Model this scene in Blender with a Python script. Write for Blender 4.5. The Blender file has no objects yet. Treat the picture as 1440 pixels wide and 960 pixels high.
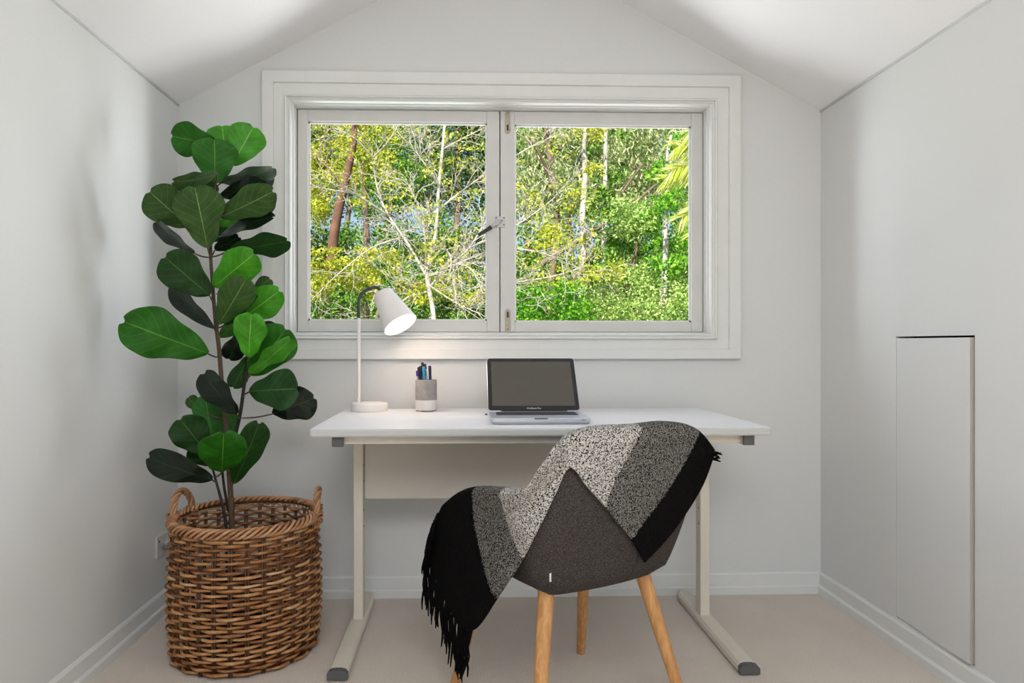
import bpy, math, random
import numpy as np
from mathutils import Vector, Matrix, noise
from mathutils.bvhtree import BVHTree

PI = math.pi
rnd = random.Random(7)
SC = bpy.context.scene
COL = SC.collection

# ------------------------------------------------------------------ camera
FPX, CX, CY, EYE = 960.0, 682.0, 484.0, 0.968        # focal length and principal point for a 1440x960 frame, eye height
YAW = math.atan(28 / 960.0)
SA, CA = math.sin(YAW), math.cos(YAW)
cam_d = bpy.data.cameras.new('camera')
cam_d.sensor_width = 36.0
cam_d.lens = FPX / 1440 * 36
cam_d.shift_x = (720 - CX) / 1440
cam_d.shift_y = (CY - 480) / 1440
cam_d.clip_start = 0.05
cam_d.clip_end = 300
cam = bpy.data.objects.new('camera', cam_d)
COL.objects.link(cam)
cam.location = (0, 0, EYE)
cam.rotation_euler = (PI / 2, 0, -YAW)
SC.camera = cam

# ------------------------------------------------------------------ light and exposure
SC.view_settings.view_transform = 'Standard'
SC.view_settings.look = 'None'
SC.view_settings.gamma = 1
SC.view_settings.use_curve_mapping = False
SC.view_settings.exposure = 0.0

world = bpy.data.worlds.new('sky')
SC.world = world
world.use_nodes = True
wn = world.node_tree
sky = wn.nodes.new('ShaderNodeTexSky')
sky.sky_type = 'NISHITA'
sky.sun_disc = False
sky.sun_elevation = math.radians(48)
sky.sun_rotation = math.radians(215)
wn.links.new(sky.outputs[0], wn.nodes['Background'].inputs[0])
wn.nodes['Background'].inputs[1].default_value = 0.16

def lamp(name, kind, loc, energy, color=(1, 1, 1), aim=None, **kw):
    d = bpy.data.lights.new(name, kind)
    d.energy = energy
    d.color = color
    for k, v in kw.items():
        setattr(d, k, v)
    o = bpy.data.objects.new(name, d)
    COL.objects.link(o)
    o.location = loc
    if aim is not None:
        o.rotation_euler = (Vector(aim) - Vector(loc)).to_track_quat('-Z', 'Y').to_euler()
    return o

lamp('sun', 'SUN', (-6, -8, 14), 8.5, (1.0, 0.95, 0.86), aim=(-1.2, 6, 2), angle=0.009)
# added fill lamp overhead, out of view behind the camera
lamp('added_overhead_fill', 'AREA', (0.15, -0.7, 2.1), 31, (0.965, 0.985, 1.0), aim=(0.15, 0.25, 0), shape='RECTANGLE', size=1.3, size_y=0.9)
# added fill lamp outside, standing in for sky light through the window
lamp('added_sky_fill', 'AREA', (0.15, 4.6, 3.9), 125, (0.90, 0.95, 1.0), aim=(0.15, 2.4, 1.0), shape='RECTANGLE', size=9.0, size_y=2.2)
# added fill lamp low outside, lifting the ceiling like ground bounce
lamp('added_bounce_fill', 'AREA', (0.15, 4.3, -0.3), 235, (0.96, 0.98, 1.0), aim=(0.15, 2.2, 1.8), shape='RECTANGLE', size=7.5, size_y=1.6)
# added lamps outside to either side, unseen, brightening the side walls
lamp('added_side_fill_east', 'AREA', (4.3, 3.95, 1.7), 420, (0.93, 0.97, 1.0), aim=(-0.6, 2.4, 1.3), shape='RECTANGLE', size=3.2, size_y=2.6)
lamp('added_side_fill_west', 'AREA', (-4.0, 3.95, 1.7), 240, (0.93, 0.97, 1.0), aim=(0.9, 2.4, 1.3), shape='RECTANGLE', size=3.2, size_y=2.6)

# ------------------------------------------------------------------ pixel -> place helpers
def ray(u, v):
    k = (u - CX) / FPX
    return Vector((SA + CA * k, CA - SA * k, (CY - v) / FPX))
def PY(u, v, y):
    d = ray(u, v)
    t = y / d.y
    return Vector((d.x * t, y, EYE + d.z * t))

# ------------------------------------------------------------------ materials
def srgb(r, g, b):
    def f(x):
        x /= 255
        return x / 12.92 if x <= 0.04045 else ((x + 0.055) / 1.055) ** 2.4
    return (f(r), f(g), f(b), 1)

class NT:
    def __init__(self, name):
        self.m = bpy.data.materials.new(name)
        self.m.use_nodes = True
        self.t = self.m.node_tree
        self.b = self.t.nodes['Principled BSDF']
    def n(self, typ, **kw):
        nd = self.t.nodes.new('ShaderNode' + typ)
        for k, v in kw.items():
            if k.startswith('i_'):
                nd.inputs[k[2:].replace('_', ' ')].default_value = v
            else:
                setattr(nd, k, v)
        return nd
    def l(self, a, b):
        self.t.links.new(a, b)
    def ramp(self, stops, interp='LINEAR'):
        r = self.n('ValToRGB')
        r.color_ramp.interpolation = interp
        e = r.color_ramp.elements
        while len(e) < len(stops):
            e.new(0.5)
        for k, (p, c) in enumerate(stops):
            e[k].position = p
            e[k].color = c
        return r
    def obj(self, scale=(1, 1, 1)):
        tc = self.n('TexCoord')
        mp = self.n('Mapping')
        mp.inputs['Scale'].default_value = scale
        self.l(tc.outputs['Object'], mp.inputs[0])
        return mp.outputs[0]
    def bump(self, h, strength, dist=0.002):
        bp = self.n('Bump')
        bp.inputs['Strength'].default_value = strength
        bp.inputs['Distance'].default_value = dist
        self.l(h, bp.inputs['Height'])
        self.l(bp.outputs[0], self.b.inputs['Normal'])

def plain(name, col, rough=0.5, metal=0.0, spec=0.5, var=0.04, scale=30, bump=0.0):
    k = NT(name)
    k.b.inputs['Roughness'].default_value = rough
    k.b.inputs['Metallic'].default_value = metal
    k.b.inputs['Specular IOR Level'].default_value = spec
    nz = k.n('TexNoise', i_Scale=scale, i_Detail=4.0)
    k.l(k.obj(), nz.inputs['Vector'])
    c0 = tuple(max(0, c * (1 - var)) for c in col[:3]) + (1,)
    c1 = tuple(min(1, c * (1 + var)) for c in col[:3]) + (1,)
    r = k.ramp([(0.3, c0), (0.7, c1)])
    k.l(nz.outputs[0], r.inputs[0])
    k.l(r.outputs[0], k.b.inputs['Base Color'])
    if bump:
        k.bump(nz.outputs[0], bump)
    return k.m

M = {}
M['wall'] = plain('wall_paint', srgb(220, 221, 220), 0.75, spec=0.25, var=0.012, scale=220, bump=0.04)
M['ceiling'] = plain('ceiling_paint', srgb(240, 240, 241), 0.85, spec=0.2, var=0.008, scale=120, bump=0.02)
M['trim'] = plain('white_gloss_paint', srgb(225, 226, 224), 0.38, var=0.012, scale=20)
M['sash'] = plain('sash_paint', srgb(211, 210, 207), 0.45, var=0.03, scale=14)
M['recess_shade'] = plain('painted_cavity_shade', srgb(30, 28, 26), 0.9)  # shade in the gap behind the access panel, painted near black
M['desk_white'] = plain('white_laminate', srgb(224, 225, 228), 0.38, var=0.01, scale=60)
M['desk_edge_shade'] = plain('shaded_laminate_edge', srgb(196, 196, 194), 0.5, var=0.02)  # white laminate edge with its shading put into the colour
M['cream'] = plain('cream_powder_coat', srgb(222, 214, 200), 0.45, var=0.02)
M['desk_cap'] = plain('grey_plastic_cap', srgb(88, 88, 88), 0.6)
M['panel_board'] = plain('cream_board', srgb(206, 198, 186), 0.6, var=0.015)
M['chip'] = plain('raw_board_edge', srgb(176, 167, 159), 0.85, var=0.05, scale=20)
M['lamp_white'] = plain('lamp_white', srgb(238, 234, 230), 0.45, var=0.008)
M['lamp_neck'] = plain('dark_grip_backlit_neck', srgb(66, 67, 68), 0.4, metal=0.3)  # fastener grip grey; on the lamp neck, backlit darkness painted in
M['steel'] = plain('aged_steel', srgb(165, 155, 140), 0.45, metal=0.6, var=0.25, scale=160)
M['zinc'] = plain('zinc_plate', srgb(196, 196, 197), 0.45, metal=0.1)
M['black'] = plain('black_plastic', srgb(22, 22, 23), 0.4)
M['alu'] = plain('brushed_aluminium', srgb(205, 208, 214), 0.35, metal=0.75, var=0.02, scale=80)
M['keys'] = plain('black_keys', srgb(30, 34, 46), 0.45)
M['bezel'] = plain('glossy_black_bezel', srgb(16, 16, 17), 0.12)
M['screen'] = plain('dark_screen', srgb(84, 78, 72), 0.3, var=0.02)
M['text_white'] = plain('lettering_white', srgb(215, 215, 215), 0.5)
M['concrete'] = plain('grey_concrete', srgb(158, 152, 148), 0.8, var=0.12, scale=60, bump=0.1)
M['stone_white'] = plain('white_glaze', srgb(228, 224, 220), 0.35, var=0.02)
M['outlet'] = plain('outlet_plate', srgb(205, 202, 196), 0.4)
M['knob'] = plain('grey_knob', srgb(168, 166, 164), 0.3, metal=0.3)
M['soil'] = plain('dark_soil', srgb(40, 30, 24), 0.95, var=0.4, scale=120, bump=0.6)
M['pot'] = plain('black_nursery_pot', srgb(28, 27, 27), 0.6)
M['tag'] = plain('white_tag', srgb(215, 215, 215), 0.7)
M['seam'] = plain('seam_dark', srgb(40, 37, 36), 0.9)
M['ground'] = plain('garden_ground', srgb(86, 92, 48), 0.95, var=0.35, scale=1.5)

def m_carpet():
    k = NT('carpet')
    k.b.inputs['Roughness'].default_value = 0.95
    k.b.inputs['Specular IOR Level'].default_value = 0.1
    v = k.obj()
    n1 = k.n('TexNoise', i_Scale=420.0, i_Detail=3.0)
    n2 = k.n('TexNoise', i_Scale=5.0, i_Detail=4.0)
    w = k.n('TexWave', i_Scale=72.0, i_Distortion=1.2)
    w.inputs['Detail'].default_value = 2.0
    w.bands_direction = 'X'
    for q in (n1, n2, w):
        k.l(v, q.inputs['Vector'])
    a = k.n('Math', operation='MULTIPLY_ADD')
    k.l(w.outputs['Fac'], a.inputs[0])
    a.inputs[1].default_value = 0.35
    k.l(n1.outputs[0], a.inputs[2])
    r = k.ramp([(0.35, srgb(198, 185, 172)), (0.95, srgb(240, 230, 220))])
    k.l(a.outputs[0], r.inputs[0])
    r2 = k.ramp([(0.3, (0.93, 0.93, 0.93, 1)), (0.7, (1, 1, 1, 1))])
    k.l(n2.outputs[0], r2.inputs[0])
    mx = k.n('MixRGB', blend_type='MULTIPLY')
    mx.inputs[0].default_value = 1
    k.l(r.outputs[0], mx.inputs[1])
    k.l(r2.outputs[0], mx.inputs[2])
    k.l(mx.outputs[0], k.b.inputs['Base Color'])
    k.bump(a.outputs[0], 0.5, 0.003)
    return k.m
M['carpet'] = m_carpet()

def m_wicker(name, stops):
    k = NT(name)
    k.b.inputs['Roughness'].default_value = 0.5
    v = k.obj((1, 1, 3.5))
    n1 = k.n('TexNoise', i_Scale=22.0, i_Detail=5.0)
    n1.inputs['Roughness'].default_value = 0.7
    k.l(v, n1.inputs['Vector'])
    g = k.n('NewGeometry')
    ad = k.n('Math', operation='MULTIPLY_ADD')
    k.l(g.outputs['Random Per Island'], ad.inputs[0])
    ad.inputs[1].default_value = 0.35
    k.l(n1.outputs[0], ad.inputs[2])
    r = k.ramp(stops)
    k.l(ad.outputs[0], r.inputs[0])
    k.l(r.outputs[0], k.b.inputs['Base Color'])
    n2 = k.n('TexNoise', i_Scale=260.0)
    k.l(v, n2.inputs['Vector'])
    k.bump(n2.outputs[0], 0.25, 0.002)
    return k.m
M['wicker'] = m_wicker('wicker', [(0.36, srgb(54, 34, 20)), (0.54, srgb(130, 80, 42)), (0.72, srgb(176, 122, 72)), (0.95, srgb(214, 178, 132))])
M['wicker_rim'] = m_wicker('wicker_rim', [(0.34, srgb(110, 70, 42)), (0.6, srgb(172, 122, 82)), (0.95, srgb(205, 162, 120))])
M['stake'] = m_wicker('wicker_stake', [(0.35, srgb(52, 32, 18)), (0.9, srgb(108, 70, 38))])

def m_wood(name, c0, c1):
    k = NT(name)
    k.b.inputs['Roughness'].default_value = 0.45
    v = k.obj((9, 9, 0.9))
    n1 = k.n('TexNoise', i_Scale=14.0, i_Detail=6.0)
    n1.inputs['Distortion'].default_value = 0.6
    k.l(v, n1.inputs['Vector'])
    r = k.ramp([(0.3, c0), (0.7, c1)])
    k.l(n1.outputs[0], r.inputs[0])
    k.l(r.outputs[0], k.b.inputs['Base Color'])
    k.bump(n1.outputs[0], 0.1, 0.001)
    return k.m
M['oak'] = m_wood('oak', srgb(176, 122, 70), srgb(214, 162, 104))

def m_fabric():
    k = NT('grey_tweed')
    k.b.inputs['Roughness'].default_value = 0.95
    k.b.inputs['Specular IOR Level'].default_value = 0.1
    va = k.obj((1, 1, 4))
    vb = k.obj((4, 4, 1))
    n1 = k.n('TexNoise', i_Scale=210.0, i_Detail=2.0)
    n2 = k.n('TexNoise', i_Scale=210.0, i_Detail=2.0)
    k.l(va, n1.inputs['Vector'])
    k.l(vb, n2.inputs['Vector'])
    a = k.n('Math', operation='ADD')
    k.l(n1.outputs[0], a.inputs[0])
    k.l(n2.outputs[0], a.inputs[1])
    r = k.ramp([(0.4, srgb(41, 37, 35)), (0.62, srgb(90, 84, 81))])
    h = k.n('Math', operation='MULTIPLY')
    h.inputs[1].default_value = 0.5
    k.l(a.outputs[0], h.inputs[0])
    k.l(h.outputs[0], r.inputs[0])
    k.l(r.outputs[0], k.b.inputs['Base Color'])
    k.bump(h.outputs[0], 0.5, 0.002)
    return k.m
M['tweed'] = m_fabric()

def m_throw():
    # stripes lie along the length (UV u); each is a flecked two-yarn knit
    k = NT('flecked_knit')
    k.b.inputs['Roughness'].default_value = 1.0
    k.b.inputs['Specular IOR Level'].default_value = 0.05
    v = k.obj()
    uv = k.n('UVMap')
    sx = k.n('SeparateXYZ')
    k.l(uv.outputs[0], sx.inputs[0])
    jn = k.n('TexNoise', i_Scale=240.0)
    k.l(v, jn.inputs['Vector'])
    jit = k.n('Math', operation='MULTIPLY_ADD')
    k.l(jn.outputs[0], jit.inputs[0])
    jit.inputs[1].default_value = 0.25
    k.l(sx.outputs[0], jit.inputs[2])
    dv = k.n('Math', operation='DIVIDE')
    k.l(jit.outputs[0], dv.inputs[0])
    dv.inputs[1].default_value = 11.25
    # share of dark yarn per stripe
    q = lambda x: (x + 0.125) / 11.25
    thr = k.ramp([(0.0, (1, 1, 1, 1)), (q(2), (0.50, 0.50, 0.50, 1)), (q(3.1), (0.475, 0.475, 0.475, 1)),
                  (q(8), (0.49, 0.49, 0.49, 1)), (q(10), (1, 1, 1, 1))], 'CONSTANT')
    k.l(dv.outputs[0], thr.inputs[0])
    n1 = k.n('TexNoise', i_Scale=330.0, i_Detail=2.0)
    n1.inputs['Roughness'].default_value = 0.6
    k.l(v, n1.inputs['Vector'])
    sb = k.n('Math', operation='SUBTRACT')
    k.l(n1.outputs[0], sb.inputs[0])
    k.l(thr.outputs[0], sb.inputs[1])
    ml = k.n('Math', operation='MULTIPLY_ADD')
    k.l(sb.outputs[0], ml.inputs[0])
    ml.inputs[1].default_value = 9.0
    ml.inputs[2].default_value = 0.5
    cl = k.n('Clamp')
    k.l(ml.outputs[0], cl.inputs[0])
    light = k.ramp([(0.0, srgb(140, 137, 132)), (q(3.1), srgb(206, 202, 196)), (q(8), srgb(132, 129, 125))], 'CONSTANT')
    k.l(dv.outputs[0], light.inputs[0])
    mx = k.n('MixRGB')
    k.l(cl.outputs[0], mx.inputs[0])
    mx.inputs[1].default_value = srgb(17, 16, 16)
    k.l(light.outputs[0], mx.inputs[2])
    k.l(mx.outputs[0], k.b.inputs['Base Color'])
    vo = k.n('TexVoronoi', i_Scale=190.0)
    k.l(v, vo.inputs['Vector'])
    k.bump(vo.outputs['Distance'], 0.7, 0.006)
    return k.m
M['throw'] = m_throw()
M['fringe'] = plain('black_yarn', srgb(16, 15, 15), 1.0, spec=0.05)

def m_leaf(name, top, vein, under, rough, spec=0.4):
    k = NT(name)
    k.b.inputs['Roughness'].default_value = rough
    k.b.inputs['Specular IOR Level'].default_value = spec
    uv = k.n('UVMap')
    sx = k.n('SeparateXYZ')
    k.l(uv.outputs[0], sx.inputs[0])
    ab = k.n('Math', operation='ABSOLUTE')
    k.l(sx.outputs[0], ab.inputs[0])
    mid = k.n('Math', operation='LESS_THAN')
    k.l(ab.outputs[0], mid.inputs[0])
    mid.inputs[1].default_value = 0.022
    s1 = k.n('Math', operation='MULTIPLY_ADD')
    k.l(ab.outputs[0], s1.inputs[0])
    s1.inputs[1].default_value = -0.3
    k.l(sx.outputs[1], s1.inputs[2])
    s2 = k.n('Math', operation='MULTIPLY')
    k.l(s1.outputs[0], s2.inputs[0])
    s2.inputs[1].default_value = 7.0
    fr = k.n('Math', operation='FRACT')
    k.l(s2.outputs[0], fr.inputs[0])
    st = k.n('Math', operation='LESS_THAN')
    k.l(fr.outputs[0], st.inputs[0])
    st.inputs[1].default_value = 0.09
    half = k.n('Math', operation='MULTIPLY')
    k.l(st.outputs[0], half.inputs[0])
    half.inputs[1].default_value = 0.22
    mxm = k.n('Math', operation='MAXIMUM')
    k.l(mid.outputs[0], mxm.inputs[0])
    k.l(half.outputs[0], mxm.inputs[1])
    nz = k.n('TexNoise', i_Scale=28.0, i_Detail=3.0)
    k.l(k.obj(), nz.inputs['Vector'])
    r = k.ramp([(0.3, tuple(c * 0.75 for c in top[:3]) + (1,)), (0.7, tuple(min(1, c * 1.2) for c in top[:3]) + (1,))])
    k.l(nz.outputs[0], r.inputs[0])
    g = k.n('NewGeometry')
    face = k.n('MixRGB')
    k.l(g.outputs['Backfacing'], face.inputs[0])
    k.l(r.outputs[0], face.inputs[1])
    face.inputs[2].default_value = under
    mv = k.n('MixRGB')
    k.l(mxm.outputs[0], mv.inputs[0])
    k.l(face.outputs[0], mv.inputs[1])
    mv.inputs[2].default_value = vein
    k.l(mv.outputs[0], k.b.inputs['Base Color'])
    k.bump(fr.outputs[0], 0.12, 0.004)
    return k.m
UNDER = srgb(84, 104, 62)
M['leaf_b'] = m_leaf('fig_leaf_bright', srgb(60, 140, 20), srgb(132, 184, 78), UNDER, 0.42, .3)  # leaf tones run from bright green to near black
M['leaf_m'] = m_leaf('fig_leaf_green', srgb(32, 96, 12), srgb(92, 142, 52), UNDER, 0.48, .25)
M['leaf_d'] = m_leaf('fig_leaf_deep', srgb(20, 58, 14), srgb(70, 108, 48), UNDER, 0.45, .25)
M['leaf_u'] = m_leaf('fig_leaf_dull', srgb(52, 82, 34), srgb(112, 140, 82), UNDER, 0.6, .2)
M['leaf_k'] = m_leaf('fig_leaf_blackish', srgb(14, 32, 18), srgb(44, 66, 42), srgb(28, 42, 32), 0.27, .42)
M['bark'] = plain('fig_stem', srgb(84, 66, 46), 0.7, var=0.3, scale=120, bump=0.3)
M['bark_dark'] = plain('dark_stem', srgb(34, 27, 22), 0.6, var=0.4, scale=140, bump=0.3)

def m_foliage(name, stops, trans=0.35):
    k = NT(name)
    g = k.n('NewGeometry')
    r = k.ramp(stops)
    k.l(g.outputs['Random Per Island'], r.inputs[0])
    k.l(r.outputs[0], k.b.inputs['Base Color'])
    k.b.inputs['Roughness'].default_value = 0.5
    k.b.inputs['Specular IOR Level'].default_value = 0.4
    tr = k.n('BsdfTranslucent')
    k.l(r.outputs[0], tr.inputs[0])
    mx = k.n('MixShader')
    mx.inputs[0].default_value = trans
    k.l(k.b.outputs[0], mx.inputs[1])
    k.l(tr.outputs[0], mx.inputs[2])
    k.l(mx.outputs[0], k.t.nodes['Material Output'].inputs[0])
    return k.m
M['f_lime'] = m_foliage('lime_leaves', [(0, srgb(120, 140, 30)), (0.5, srgb(190, 200, 50)), (1, srgb(232, 226, 96))])
M['f_green'] = m_foliage('green_leaves', [(0, srgb(52, 92, 24)), (0.5, srgb(96, 150, 40)), (1, srgb(160, 200, 70))])
M['f_bright'] = m_foliage('bright_leaves', [(0, srgb(62, 128, 20)), (0.6, srgb(120, 190, 40)), (1, srgb(176, 224, 76))])
M['f_pale'] = m_foliage('pale_leaves', [(0, srgb(100, 136, 56)), (0.5, srgb(164, 200, 96)), (1, srgb(224, 238, 156))])
M['f_gum'] = m_foliage('gum_leaves', [(0, srgb(92, 122, 70)), (0.5, srgb(170, 192, 122)), (0.85, srgb(230, 234, 178)), (1, srgb(246, 230, 196))])
M['f_dark'] = m_foliage('dark_leaves', [(0, srgb(30, 56, 26)), (0.6, srgb(84, 118, 54)), (1, srgb(170, 190, 104))])
M['f_palm'] = m_foliage('palm_leaves', [(0, srgb(140, 166, 40)), (0.5, srgb(206, 212, 84)), (1, srgb(246, 244, 196))])
M['bark_pale'] = plain('pale_bark', srgb(186, 177, 163), 0.85, var=0.22, scale=9)
M['bark_red'] = plain('red_brown_bark', srgb(112, 80, 62), 0.9, var=0.35, scale=6)
M['bark_white'] = plain('white_bark', srgb(186, 178, 166), 0.9, var=0.3, scale=4)
M['bark_brown'] = plain('grey_brown_bark', srgb(120, 104, 88), 0.9, var=0.3, scale=6)

def m_glass():
    k = NT('window_glass')
    tr = k.n('BsdfTransparent')
    gl = k.n('BsdfGlossy')
    gl.inputs['Roughness'].default_value = 0.02
    fz = k.n('Fresnel', i_IOR=1.08)
    mx = k.n('MixShader')
    k.l(fz.outputs[0], mx.inputs[0])
    k.l(tr.outputs[0], mx.inputs[1])
    k.l(gl.outputs[0], mx.inputs[2])
    k.l(mx.outputs[0], k.t.nodes['Material Output'].inputs[0])
    k.t.nodes.remove(k.b)
    return k.m
M['glass'] = m_glass()

def m_emit(name, col, s):
    k = NT(name)
    k.b.inputs['Emission Color'].default_value = col
    k.b.inputs['Emission Strength'].default_value = s
    k.b.inputs['Base Color'].default_value = (1, 1, 1, 1)
    return k.m
M['bulb'] = m_emit('lit_bulb', (1.0, 0.86, 0.74, 1), 14.0)

# ------------------------------------------------------------------ mesh helpers
class MB:
    def __init__(self):
        self.v, self.f, self.mi, self.uv = [], [], [], {}
    def add(self, vs, fs, mi=0, uvs=None):
        o = len(self.v)
        self.v += [tuple(p) for p in vs]
        for k, f in enumerate(fs):
            if uvs is not None:
                self.uv[len(self.f)] = [uvs[i] for i in f]
            self.f.append(tuple(i + o for i in f))
            self.mi.append(mi)
        return self
    def box(self, x0, x1, y0, y1, z0, z1, mi=0):
        vs = [(x, y, z) for z in (z0, z1) for y in (y0, y1) for x in (x0, x1)]
        return self.add(vs, [(0, 2, 3, 1), (4, 5, 7, 6), (0, 1, 5, 4), (2, 6, 7, 3), (0, 4, 6, 2), (1, 3, 7, 5)], mi)
    def xbox(self, mat, sx, sy, sz, mi=0):
        vs = [mat @ Vector((x * sx / 2, y * sy / 2, z * sz / 2)) for z in (-1, 1) for y in (-1, 1) for x in (-1, 1)]
        return self.add(vs, [(0, 2, 3, 1), (4, 5, 7, 6), (0, 1, 5, 4), (2, 6, 7, 3), (0, 4, 6, 2), (1, 3, 7, 5)], mi)
    def tube(self, pts, rad, n=8, mi=0, closed=False, caps=True):
        pts = [Vector(p) for p in pts]
        m = len(pts)
        if not hasattr(rad, '__len__'):
            rad = [rad] * m
        vs, prev = [], None
        for i in range(m):
            if closed:
                t = pts[(i + 1) % m] - pts[i - 1]
            else:
                t = pts[min(i + 1, m - 1)] - pts[max(i - 1, 0)]
            if t.length < 1e-9:
                t = Vector((0, 0, 1))
            t.normalize()
            if prev is None:
                a = Vector((0, 0, 1)) if abs(t.z) < 0.9 else Vector((1, 0, 0))
                u = t.cross(a).normalized()
            else:
                u = (prev - t * prev.dot(t))
                u = u.normalized() if u.length > 1e-6 else t.orthogonal().normalized()
            prev = u
            w = t.cross(u)
            for k in range(n):
                a = 2 * PI * k / n
                vs.append(pts[i] + (u * math.cos(a) + w * math.sin(a)) * rad[i])
        fs = []
        for i in range(m if closed else m - 1):
            j = (i + 1) % m
            for k in range(n):
                l = (k + 1) % n
                fs.append((i * n + k, i * n + l, j * n + l, j * n + k))
        if caps and not closed:
            fs.append(tuple(reversed(range(n))))
            fs.append(tuple((m - 1) * n + k for k in range(n)))
        return self.add(vs, fs, mi)
    def lathe(self, prof, mat=None, n=40, mi=0, cap0=True, cap1=True):
        mat = mat or Matrix.Identity(4)
        vs = [mat @ Vector((r * math.cos(2 * PI * k / n), r * math.sin(2 * PI * k / n), z)) for r, z in prof for k in range(n)]
        fs = []
        for i in range(len(prof) - 1):
            for k in range(n):
                l = (k + 1) % n
                fs.append((i * n + k, i * n + l, (i + 1) * n + l, (i + 1) * n + k))
        if cap0:
            fs.append(tuple(reversed(range(n))))
        if cap1:
            fs.append(tuple((len(prof) - 1) * n + k for k in range(n)))
        return self.add(vs, fs, mi)
    def prism(self, poly, z0, z1, mi=0, mat=None):
        n = len(poly)
        mat = mat or Matrix.Identity(4)
        vs = [mat @ Vector((x, y, z0)) for x, y in poly] + [mat @ Vector((x, y, z1)) for x, y in poly]
        fs = [tuple(reversed(range(n))), tuple(range(n, 2 * n))]
        fs += [(k, (k + 1) % n, n + (k + 1) % n, n + k) for k in range(n)]
        return self.add(vs, fs, mi)
    def grid(self, rows, mi=0, uvs=None, flip=False):
        a, b = len(rows), len(rows[0])
        vs = [p for r in rows for p in r]
        fs = []
        for i in range(a - 1):
            for j in range(b - 1):
                q = (i * b + j, i * b + j + 1, (i + 1) * b + j + 1, (i + 1) * b + j)
                fs.append(tuple(reversed(q)) if flip else q)
        return self.add(vs, fs, mi, [p for r in uvs for p in r] if uvs else None)
    def build(self, name, mats, parent=None, origin=None, smooth=False, bevel=0, seg=2, auto=None):
        if not isinstance(mats, (list, tuple)):
            mats = [mats]
        org = Vector(origin) if origin is not None else (wloc(parent) if parent is not None else Vector((0, 0, 0)))
        me = bpy.data.meshes.new(name)
        me.from_pydata([(p[0] - org.x, p[1] - org.y, p[2] - org.z) for p in self.v], [], self.f)
        for m in mats:
            me.materials.append(m)
        if len(mats) > 1:
            me.polygons.foreach_set('material_index', self.mi)
        if self.uv:
            ul = me.uv_layers.new(name='UVMap')
            for p in me.polygons:
                q = self.uv.get(p.index)
                if q:
                    for k, li in enumerate(p.loop_indices):
                        ul.data[li].uv = q[k]
        if smooth:
            me.shade_smooth()
        o = bpy.data.objects.new(name, me)
        COL.objects.link(o)
        if parent is not None:
            o.parent = parent
            o.location = org - wloc(parent)
        else:
            o.location = org
        if bevel:
            b = o.modifiers.new('bevel', 'BEVEL')
            b.width = bevel
            b.segments = seg
            b.limit_method = 'ANGLE'
            b.angle_limit = math.radians(35)
            if smooth:
                b.harden_normals = False
        if auto:
            me.set_sharp_from_angle(angle=math.radians(auto))
        me.update()
        return o

def wloc(o):
    p = Vector((0, 0, 0))
    while o is not None:
        p += o.location
        o = o.parent
    return p
def tag(o, label=None, cat=None, group=None, kind=None):
    for k, v in (('label', label), ('category', cat), ('group', group), ('kind', kind)):
        if v:
            o[k] = v
    return o
def thing(name, loc, label, cat, group=None, kind=None):
    o = bpy.data.objects.new(name, None)
    COL.objects.link(o)
    o.location = loc
    o.empty_display_size = 0.1
    return tag(o, label, cat, group, kind)
def struct(o, label, cat):
    return tag(o, label, cat, kind='structure')
def catmull(pts, n):
    pts = [Vector(p) for p in pts]
    out = []
    m = len(pts)
    for i in range(m - 1):
        p0, p1, p2, p3 = pts[max(i - 1, 0)], pts[i], pts[i + 1], pts[min(i + 2, m - 1)]
        for k in range(n):
            t = k / n
            out.append(0.5 * ((2 * p1) + (p2 - p0) * t + (2 * p0 - 5 * p1 + 4 * p2 - p3) * t * t + (3 * p1 - p0 - 3 * p2 + p3) * t ** 3))
    out.append(pts[-1])
    return out
def rrect(x0, x1, y0, y1, r, n=6):
    pts = []
    for cx, cy, a0 in ((x1 - r, y1 - r, 0), (x0 + r, y1 - r, 90), (x0 + r, y0 + r, 180), (x1 - r, y0 + r, 270)):
        for k in range(n + 1):
            a = math.radians(a0 + 90 * k / n)
            pts.append((cx + r * math.cos(a), cy + r * math.sin(a)))
    return pts

# ------------------------------------------------------------------ the room
XL, XR, YB, YR = -1.092, 1.39, 2.63, -1.7
ZE = 1.88                     # eaves
XM, ZM = 0.142, 2.54          # ridge
WX0, WX1, WZ0, WZ1 = -0.655, 0.942, 1.012, 1.886   # window hole

struct(MB().box(XL - .12, XR + .12, YR - .1, YB + .12, -.12, 0).build('floor', M['carpet']), 'beige woven carpet floor under the desk, chair and basket', 'floor')
w = MB()
T = 0.12
for y0, y1 in ((YB, YB + T),):
    w.box(XL - T, XR + T, y0, y1, -.1, WZ0)
    w.box(XL - T, WX0, y0, y1, WZ0, WZ1)
    w.box(WX1, XR + T, y0, y1, WZ0, WZ1)
    zl = ZE
    # gable piece above the window head
    poly = [(XL - T, WZ1), (XR + T, WZ1), (XR + T, ZE + .02), (XM, ZM + .05), (XL - T, ZE + .02)]
    w.add([(x, y0, z) for x, z in poly] + [(x, y1, z) for x, z in poly],
          [tuple(range(5)), tuple(reversed(range(5, 10)))] + [(k, 5 + k, 5 + (k + 1) % 5, (k + 1) % 5) for k in range(5)])
struct(w.build('wall_back', M['wall']), 'pale grey gable wall holding the wide window behind the desk', 'wall')
struct(MB().box(XL - T, XL, YR, YB, -.1, ZE + .02).build('wall_left', M['wall']), 'pale grey side wall beside the basket and plant', 'wall')
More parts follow.
